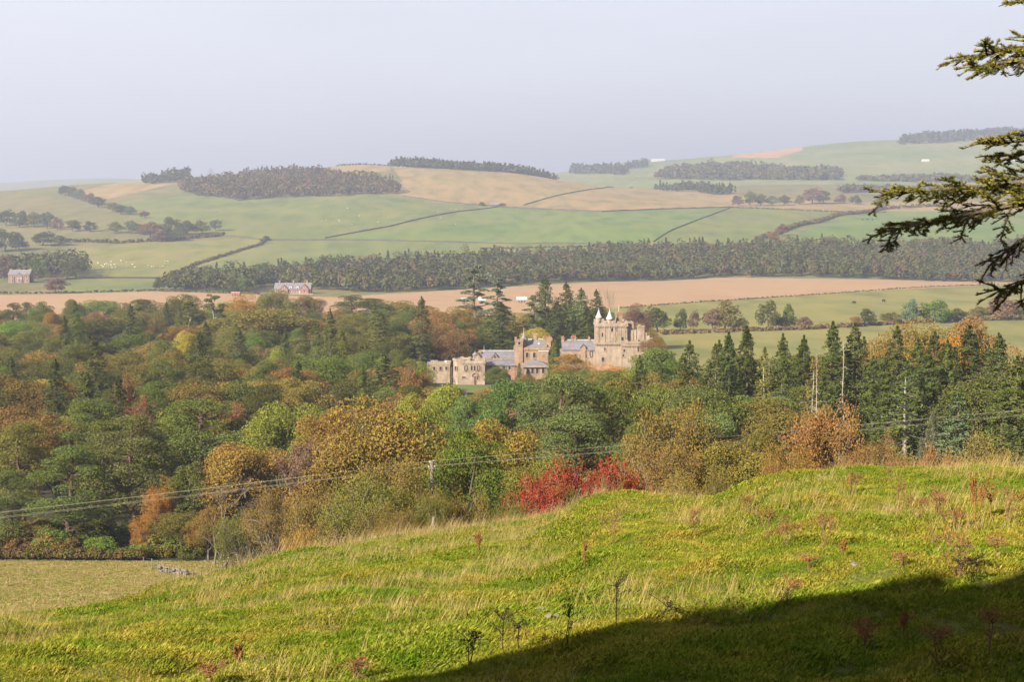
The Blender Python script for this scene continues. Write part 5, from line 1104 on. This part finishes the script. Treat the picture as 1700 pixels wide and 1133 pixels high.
def coll_of(name, meshes):
    c = bpy.data.collections.new(name)
    for m in meshes: c.objects.link(bpy.data.objects.new(name, m))
    return c
def scatter(name, label, pts, scl, coll):
    me = bpy.data.meshes.new(name); me.vertices.add(len(pts)); me.vertices.foreach_set('co', pts.astype(np.float32).ravel())
    a = me.attributes.new('scl', 'FLOAT', 'POINT'); a.data.foreach_set('value', scl.astype(np.float32))
    a = me.attributes.new('rotz', 'FLOAT_VECTOR', 'POINT'); r = np.zeros((len(pts), 3), np.float32); r[:, 2] = grng.uniform(0, 6.28, len(pts)); a.data.foreach_set('vector', r.ravel())
    o = obj(name, me); tag(o, label, kind='stuff')
    ng = bpy.data.node_groups.new(name + '_nodes', 'GeometryNodeTree'); ng.interface.new_socket('Geometry', in_out='INPUT', socket_type='NodeSocketGeometry'); ng.interface.new_socket('Geometry', in_out='OUTPUT', socket_type='NodeSocketGeometry')
    n_in = ng.nodes.new('NodeGroupInput'); n_out = ng.nodes.new('NodeGroupOutput'); ip = ng.nodes.new('GeometryNodeInstanceOnPoints'); ci = ng.nodes.new('GeometryNodeCollectionInfo')
    ci.inputs['Collection'].default_value = coll; ci.inputs['Separate Children'].default_value = True; ci.inputs['Reset Children'].default_value = True; ip.inputs['Pick Instance'].default_value = True
    at = ng.nodes.new('GeometryNodeInputNamedAttribute'); at.data_type = 'FLOAT'; at.inputs['Name'].default_value = 'scl'
    ar = ng.nodes.new('GeometryNodeInputNamedAttribute'); ar.data_type = 'FLOAT_VECTOR'; ar.inputs['Name'].default_value = 'rotz'
    rv = ng.nodes.new('FunctionNodeRandomValue'); rv.data_type = 'INT'; rv.inputs[4].default_value = 0; rv.inputs[5].default_value = len(coll.objects) - 1
    lk = ng.links; lk.new(n_in.outputs[0], ip.inputs['Points']); lk.new(ci.outputs[0], ip.inputs['Instance']); lk.new(rv.outputs[2], ip.inputs['Instance Index'])
    er = ng.nodes.new('FunctionNodeEulerToRotation'); lk.new(ar.outputs[0], er.inputs[0]); lk.new(er.outputs[0], ip.inputs['Rotation']); lk.new(at.outputs[0], ip.inputs['Scale']); lk.new(ip.outputs[0], n_out.inputs[0])
    md = o.modifiers.new('grass', 'NODES'); md.node_group = ng
tuft = coll_of('grass_tuft', [blades(64, .16, .025, .075, .011, 1.2).mesh('grass_tuft', m_blade) for _ in range(8)])
wide = coll_of('wide_tuft', [blades(74, .32, .03, .10, .022, 1.2).mesh('wide_tuft', m_blade) for _ in range(6)])
strawc = coll_of('straw_tuft', [blades(grng.integers(4, 9), .13, .2, .58, .005, .55, .15).mesh('straw_tuft', m_straw) for _ in range(8)])
def slope_points(n, d0_, d1_, margin=.40):
    d = np.sqrt(grng.uniform(d0_ ** 2, d1_ ** 2, n)); u_ = grng.uniform(-margin, margin, n); x = u_ * d; return np.stack([x, d, ground(x, d)], 1)
p1 = slope_points(120000, 11, 42); p2 = slope_points(60000, 38, 78)
scatter('grass', 'short green grass covering the near slope', p1, grng.uniform(.7, 1.5, len(p1)) * (1 + 1.1 * vnoise(p1[:, 0] / 1.3, p1[:, 1] / 1.3)), tuft)
scatter('grass', 'rough green grass covering the slope up to the crest', p2, grng.uniform(.7, 1.35, len(p2)) * (1 + .9 * vnoise(p2[:, 0] / 1.9, p2[:, 1] / 1.9)), wide)
p3 = slope_points(34000, 11, 76); k = vnoise(p3[:, 0] / 2.6 + 40, p3[:, 1] / 3.4) + .5 * vnoise(p3[:, 0] / .8, p3[:, 1] / .8) + .12 * np.clip((p3[:, 1] - 20) / 20, -1, 1) > .16
p3 = p3[k]; scatter('dry_grass', 'pale dry grass stalks scattered over the slope', p3, grng.uniform(.55, 1.2, len(p3)), strawc)
pe = []
for px, dcr in zip(np.linspace(400, 1000, 520), np.interp(np.linspace(400, 1000, 520), crest_px, crest_d)):
    d = dcr + grng.uniform(-1, 4); x = ray(px, 880)[0] * d; pe.append((x, d, gz(x, d)))
pe = np.array(pe); scatter('tall_grass', 'tall straw coloured grass fringing the crest below the hawthorns', pe, grng.uniform(1.0, 2.1, len(pe)), strawc)
# rough pasture texture on the pale field
d = np.sqrt(grng.uniform(118 ** 2, 181 ** 2, 26000)); x = ray(0, 980)[0] * d + grng.uniform(-12, 58, len(d)); k = 850 + F * x / d < 410
palec = coll_of('pale_tuft', [blades(40, .5, .08, .26, .05, .8).mesh('pale_tuft', m_straw if i % 3 else m_blade) for i in range(6)])
pf = np.stack([x[k], d[k], ground(x[k], d[k])], 1); scatter('field_grass', 'dry pale grass of the field below the hillside', pf, grng.uniform(.4, .9, len(pf)), palec)

# ------------------------------------------------------------------ weeds and stones on the slope
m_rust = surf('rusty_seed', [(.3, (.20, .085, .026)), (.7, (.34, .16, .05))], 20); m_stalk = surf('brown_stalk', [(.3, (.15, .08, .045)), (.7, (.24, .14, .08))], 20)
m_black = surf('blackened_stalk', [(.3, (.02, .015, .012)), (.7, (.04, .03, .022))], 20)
def weed(kind, h, seed):
    r = np.random.default_rng(seed); st, hd = Geo(), Geo()
    if kind == 'dock':
        for k in range(r.integers(1, 4)):
            a = r.uniform(0, 6.28); top = np.array([math.cos(a) * .16 * h * k, math.sin(a) * .16 * h * k, h * r.uniform(.8, 1)]); st.tube([(0, 0, -.05), top * .5 + r.normal(size=3) * .01, top], [.008, .007, .003], 5)
            n = 260; t = r.uniform(.38, 1, n)[:, None]; P = top * t + r.normal(size=(n, 3)) * (.030 * (1.25 - t)) * [1, 1, .6]; hd.cards(P, r.normal(size=(n, 3)), .015 * r.uniform(.6, 1.4, n), r)
            for j in range(5):
                t0 = r.uniform(.4, .75); b_ = top * t0; e_ = b_ + np.array([r.normal() * .07, r.normal() * .07, .16 * h]); st.tube([b_, e_], [.004, .002], 3, False)
                n = 60; tt = r.random((n, 1)); hd.cards(b_ + (e_ - b_) * tt + r.normal(size=(n, 3)) * .012, r.normal(size=(n, 3)), .02 * r.uniform(.6, 1.4, n), r)
    else:                                                  # ragwort or thistle: branched, flat topped
        for k in range(1 if kind == 'thistle' else r.integers(2, 5)):
            a = r.uniform(0, 6.28); ln = .18 * k * h; top = np.array([math.cos(a) * ln, math.sin(a) * ln, h * r.uniform(.62, .78)]); st.tube([(0, 0, -.05), top * .5 + r.normal(size=3) * .015, top], [.008, .006, .004], 5)
            for j in range(16 if kind == 'thistle' else 14):
                t0 = r.uniform(.45, 1.0) if j < 5 else 1.0; b_ = top * t0; e_ = b_ + np.array([r.normal() * .085, r.normal() * .085, h * r.uniform(.05, .28)]); st.tube([b_, (b_ + e_) / 2 + r.normal(size=3) * .012, e_], [.005, .004, .003], 3, False)
                n = 16; hd.cards(e_ + r.normal(size=(n, 3)) * .015, r.normal(size=(n, 3)), .014 * r.uniform(.6, 1.4, n), r)
    return st, hd
WAUTO, WMARK = [], []
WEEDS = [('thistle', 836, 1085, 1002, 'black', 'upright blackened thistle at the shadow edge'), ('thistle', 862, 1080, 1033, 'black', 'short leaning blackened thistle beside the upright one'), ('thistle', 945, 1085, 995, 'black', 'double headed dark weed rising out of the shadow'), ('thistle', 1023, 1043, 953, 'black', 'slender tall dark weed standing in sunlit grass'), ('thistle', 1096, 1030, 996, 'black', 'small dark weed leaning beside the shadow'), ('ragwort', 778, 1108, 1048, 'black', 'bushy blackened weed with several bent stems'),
 ('dock', 1618, 868, 777, 'dark', 'tallest dark red dock near the crest'), ('dock', 1645, 860, 790, 'rust', 'slim rusty dock behind the tallest dark red dock'), ('ragwort', 1365, 912, 855, 'rust', 'upright rusty weed in the middle of the sunlit slope'), ('ragwort', 1275, 897, 842, 'rust', None), ('ragwort', 1306, 905, 866, 'rust', None), ('ragwort', 1155, 893, 845, 'rust', None), ('ragwort', 1490, 850, 800, 'rust', None), ('ragwort', 1525, 870, 825, 'rust', None),
 ('ragwort', 1592, 960, 885, 'rust', 'branching rusty weed next to the dark low bush'), ('ragwort', 1612, 972, 920, 'black', 'low dark bushy weed touching the shadow'), ('ragwort', 1672, 868, 810, 'rust', None), ('dock', 970, 948, 890, 'rust', None), ('dock', 795, 918, 880, 'rust', None), ('ragwort', 1020, 905, 853, 'rust', None), ('ragwort', 1585, 885, 845, 'rust', None), ('ragwort', 350, 1140, 1100, 'rust', 'rusty clump at the foot of the open slope'), ('dock', 398, 1110, 1062, 'rust', 'single brown dock beside the rusty clump'), ('ragwort', 1412, 820, 785, 'rust', None), ('ragwort', 1475, 800, 765, 'rust', None), ('ragwort', 1340, 950, 925, 'rust', None), ('ragwort', 1290, 1008, 945, 'rust', 'leaning pale brown weed at the shadow edge'), ('ragwort', 1500, 945, 925, 'rust', None), ('ragwort', 1560, 860, 815, 'rust', None), ('dock', 1400, 930, 895, 'rust', None), ('ragwort', 590, 1130, 1095, 'rust', None), ('ragwort', 1240, 855, 825, 'rust', None), ('ragwort', 1655, 930, 890, 'rust', None),
 ('ragwort', 1440, 1085, 1030, 'rust', None), ('ragwort', 1560, 1110, 1040, 'rust', None), ('ragwort', 1640, 1090, 1010, 'rust', None), ('dock', 1500, 1060, 1010, 'rust', None)]
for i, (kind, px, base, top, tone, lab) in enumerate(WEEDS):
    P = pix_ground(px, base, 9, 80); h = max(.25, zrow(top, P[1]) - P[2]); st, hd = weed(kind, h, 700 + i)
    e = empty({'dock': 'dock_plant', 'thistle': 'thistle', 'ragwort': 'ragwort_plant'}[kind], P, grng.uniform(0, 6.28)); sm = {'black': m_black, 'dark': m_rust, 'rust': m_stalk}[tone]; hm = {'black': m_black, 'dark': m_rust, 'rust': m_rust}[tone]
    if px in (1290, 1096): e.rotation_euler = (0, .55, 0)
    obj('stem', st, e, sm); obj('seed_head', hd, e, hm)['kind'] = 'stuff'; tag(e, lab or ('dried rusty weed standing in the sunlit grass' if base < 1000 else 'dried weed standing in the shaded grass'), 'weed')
    if not lab: e['group'] = 'dried rusty weeds on the slope'; WAUTO.append((e, kind, h))
    else: WMARK.append((P[0], P[1], lab))
for px, row, s, lab in ((897, 1018, .08, 'larger pale stone bedded in the grass'), (910, 1028, .07, 'pale stone split into two faces in the grass'), (923, 1027, .06, 'small pale stone at the end of the stone group'), (1420, 941, .065, 'flat pale stone lying in the sunlit grass')):
    P = pix_ground(px, row, 9, 60); o = obj('stone', stone[int(px) % 4]); o.location = P + [0, 0, s * .35]; o.scale = (s, s, s * .9); o.rotation_euler = (.2, .1, px); tag(o, lab, 'stone')

# ------------------------------------------------------------------ labels: say which tree by its nearest landmark
import re
for px, py, t, dr in ((480, 315, 'the oval larch plantation', (1500, 2600)), (350, 432, 'the dark curving hedge', (1000, 2000)), (1200, 551, 'the low reddish hedge', (560, 900)), (1520, 536, 'the end of the reddish hedge', (560, 900)), (1350, 345, 'the pale strip field', (1500, 2600)), (1280, 392, 'the thick diagonal hedge', (1200, 2000)), (60, 380, 'the scrubby hedge', (1200, 2200)), (300, 398, 'the sheep field', (1200, 2200)), (150, 340, 'the dry hilltop stubble', (1500, 2600))):
    P = pix_ground(px, py, *dr); LAND.append((P[0], P[1], t))
marks = list(LAND)
for o in COL.objects:
    if o.parent is None and o.get('category') in ('tree', 'bush') and 'group' not in o:
        t = re.split(r' (in|with|behind|at|beside|standing|left|among|near|above|against|between|rising|spreading|on|whose|just) ', o['label'])[0]
        if len(t.split()) >= 3 and 'holly' not in t and 'tall fir' != t: marks.append((o.location.x, o.location.y, 'the ' + t))
WM = np.array([m[:2] for m in WMARK])
for o, kind, h in WAUTO:
    k = int(np.argmin((WM[:, 0] - o.location.x) ** 2 + (WM[:, 1] - o.location.y) ** 2)); t = re.split(r' (at|rising|standing|near|behind|in|next|touching|with|beside|leaning) ', WMARK[k][2])[0]
    o['label'] = f'{"tall" if h > .7 else "short"} dried rusty {kind} growing {"above" if o.location.z > -5 and o.location.y > WMARK[k][1] else "beside"} the {t}'; o['group'] = f'dried weeds around the {t}'
MX = np.array([(m[0], m[1]) for m in marks])
for o, kind, colour, h in AUTO:
    dx, dy = o.location.x - MX[:, 0], o.location.y - MX[:, 1]; k = int(np.argmin(dx ** 2 + dy ** 2)); m = marks[k][2]
    r = h / DEF_H[kind]; sz = 'tall ' if r > 1.0 else ('low ' if r < .78 else '')
    rel = ('behind' if dy[k] > 0 else 'in front of') if abs(dy[k]) > abs(dx[k]) else 'beside'
    adj = '' if kind in ('bare', 'dead') else colour + ' '
    far = math.hypot(dx[k], dy[k]) > 30
    o['label'] = f'{sz}{adj}{SPEC[kind]} {"well " if far and rel != "beside" else ""}{rel} {m}' if not (far and rel == 'beside') else f'{sz}{adj}{SPEC[kind]} well to one side of {m}'
    o['label'] = ' '.join(o['label'].split()[-16:]) if len(o['label'].split()) > 16 else o['label']; o['group'] = f'{SPEC[kind]}s around {m}'
# ------------------------------------------------------------------ haze
hz, nt, out = new_mat('haze_air')
pv = N(nt, 'ShaderNodeVolumePrincipled'); pv.inputs['Density'].default_value = HAZE_DENSITY
pv.inputs['Color'].default_value = (.50, .55, .70, 1); pv.inputs['Density Attribute'].default_value = ''
pv.inputs['Anisotropy'].default_value = 0.35
nt.links.new(pv.outputs[0], out.inputs['Volume'])
tag(obj('haze', Geo().box(-16000, 16000, -1500, 9600, -64, 420), mat=hz), 'pale autumn haze filling the valley', kind='stuff')
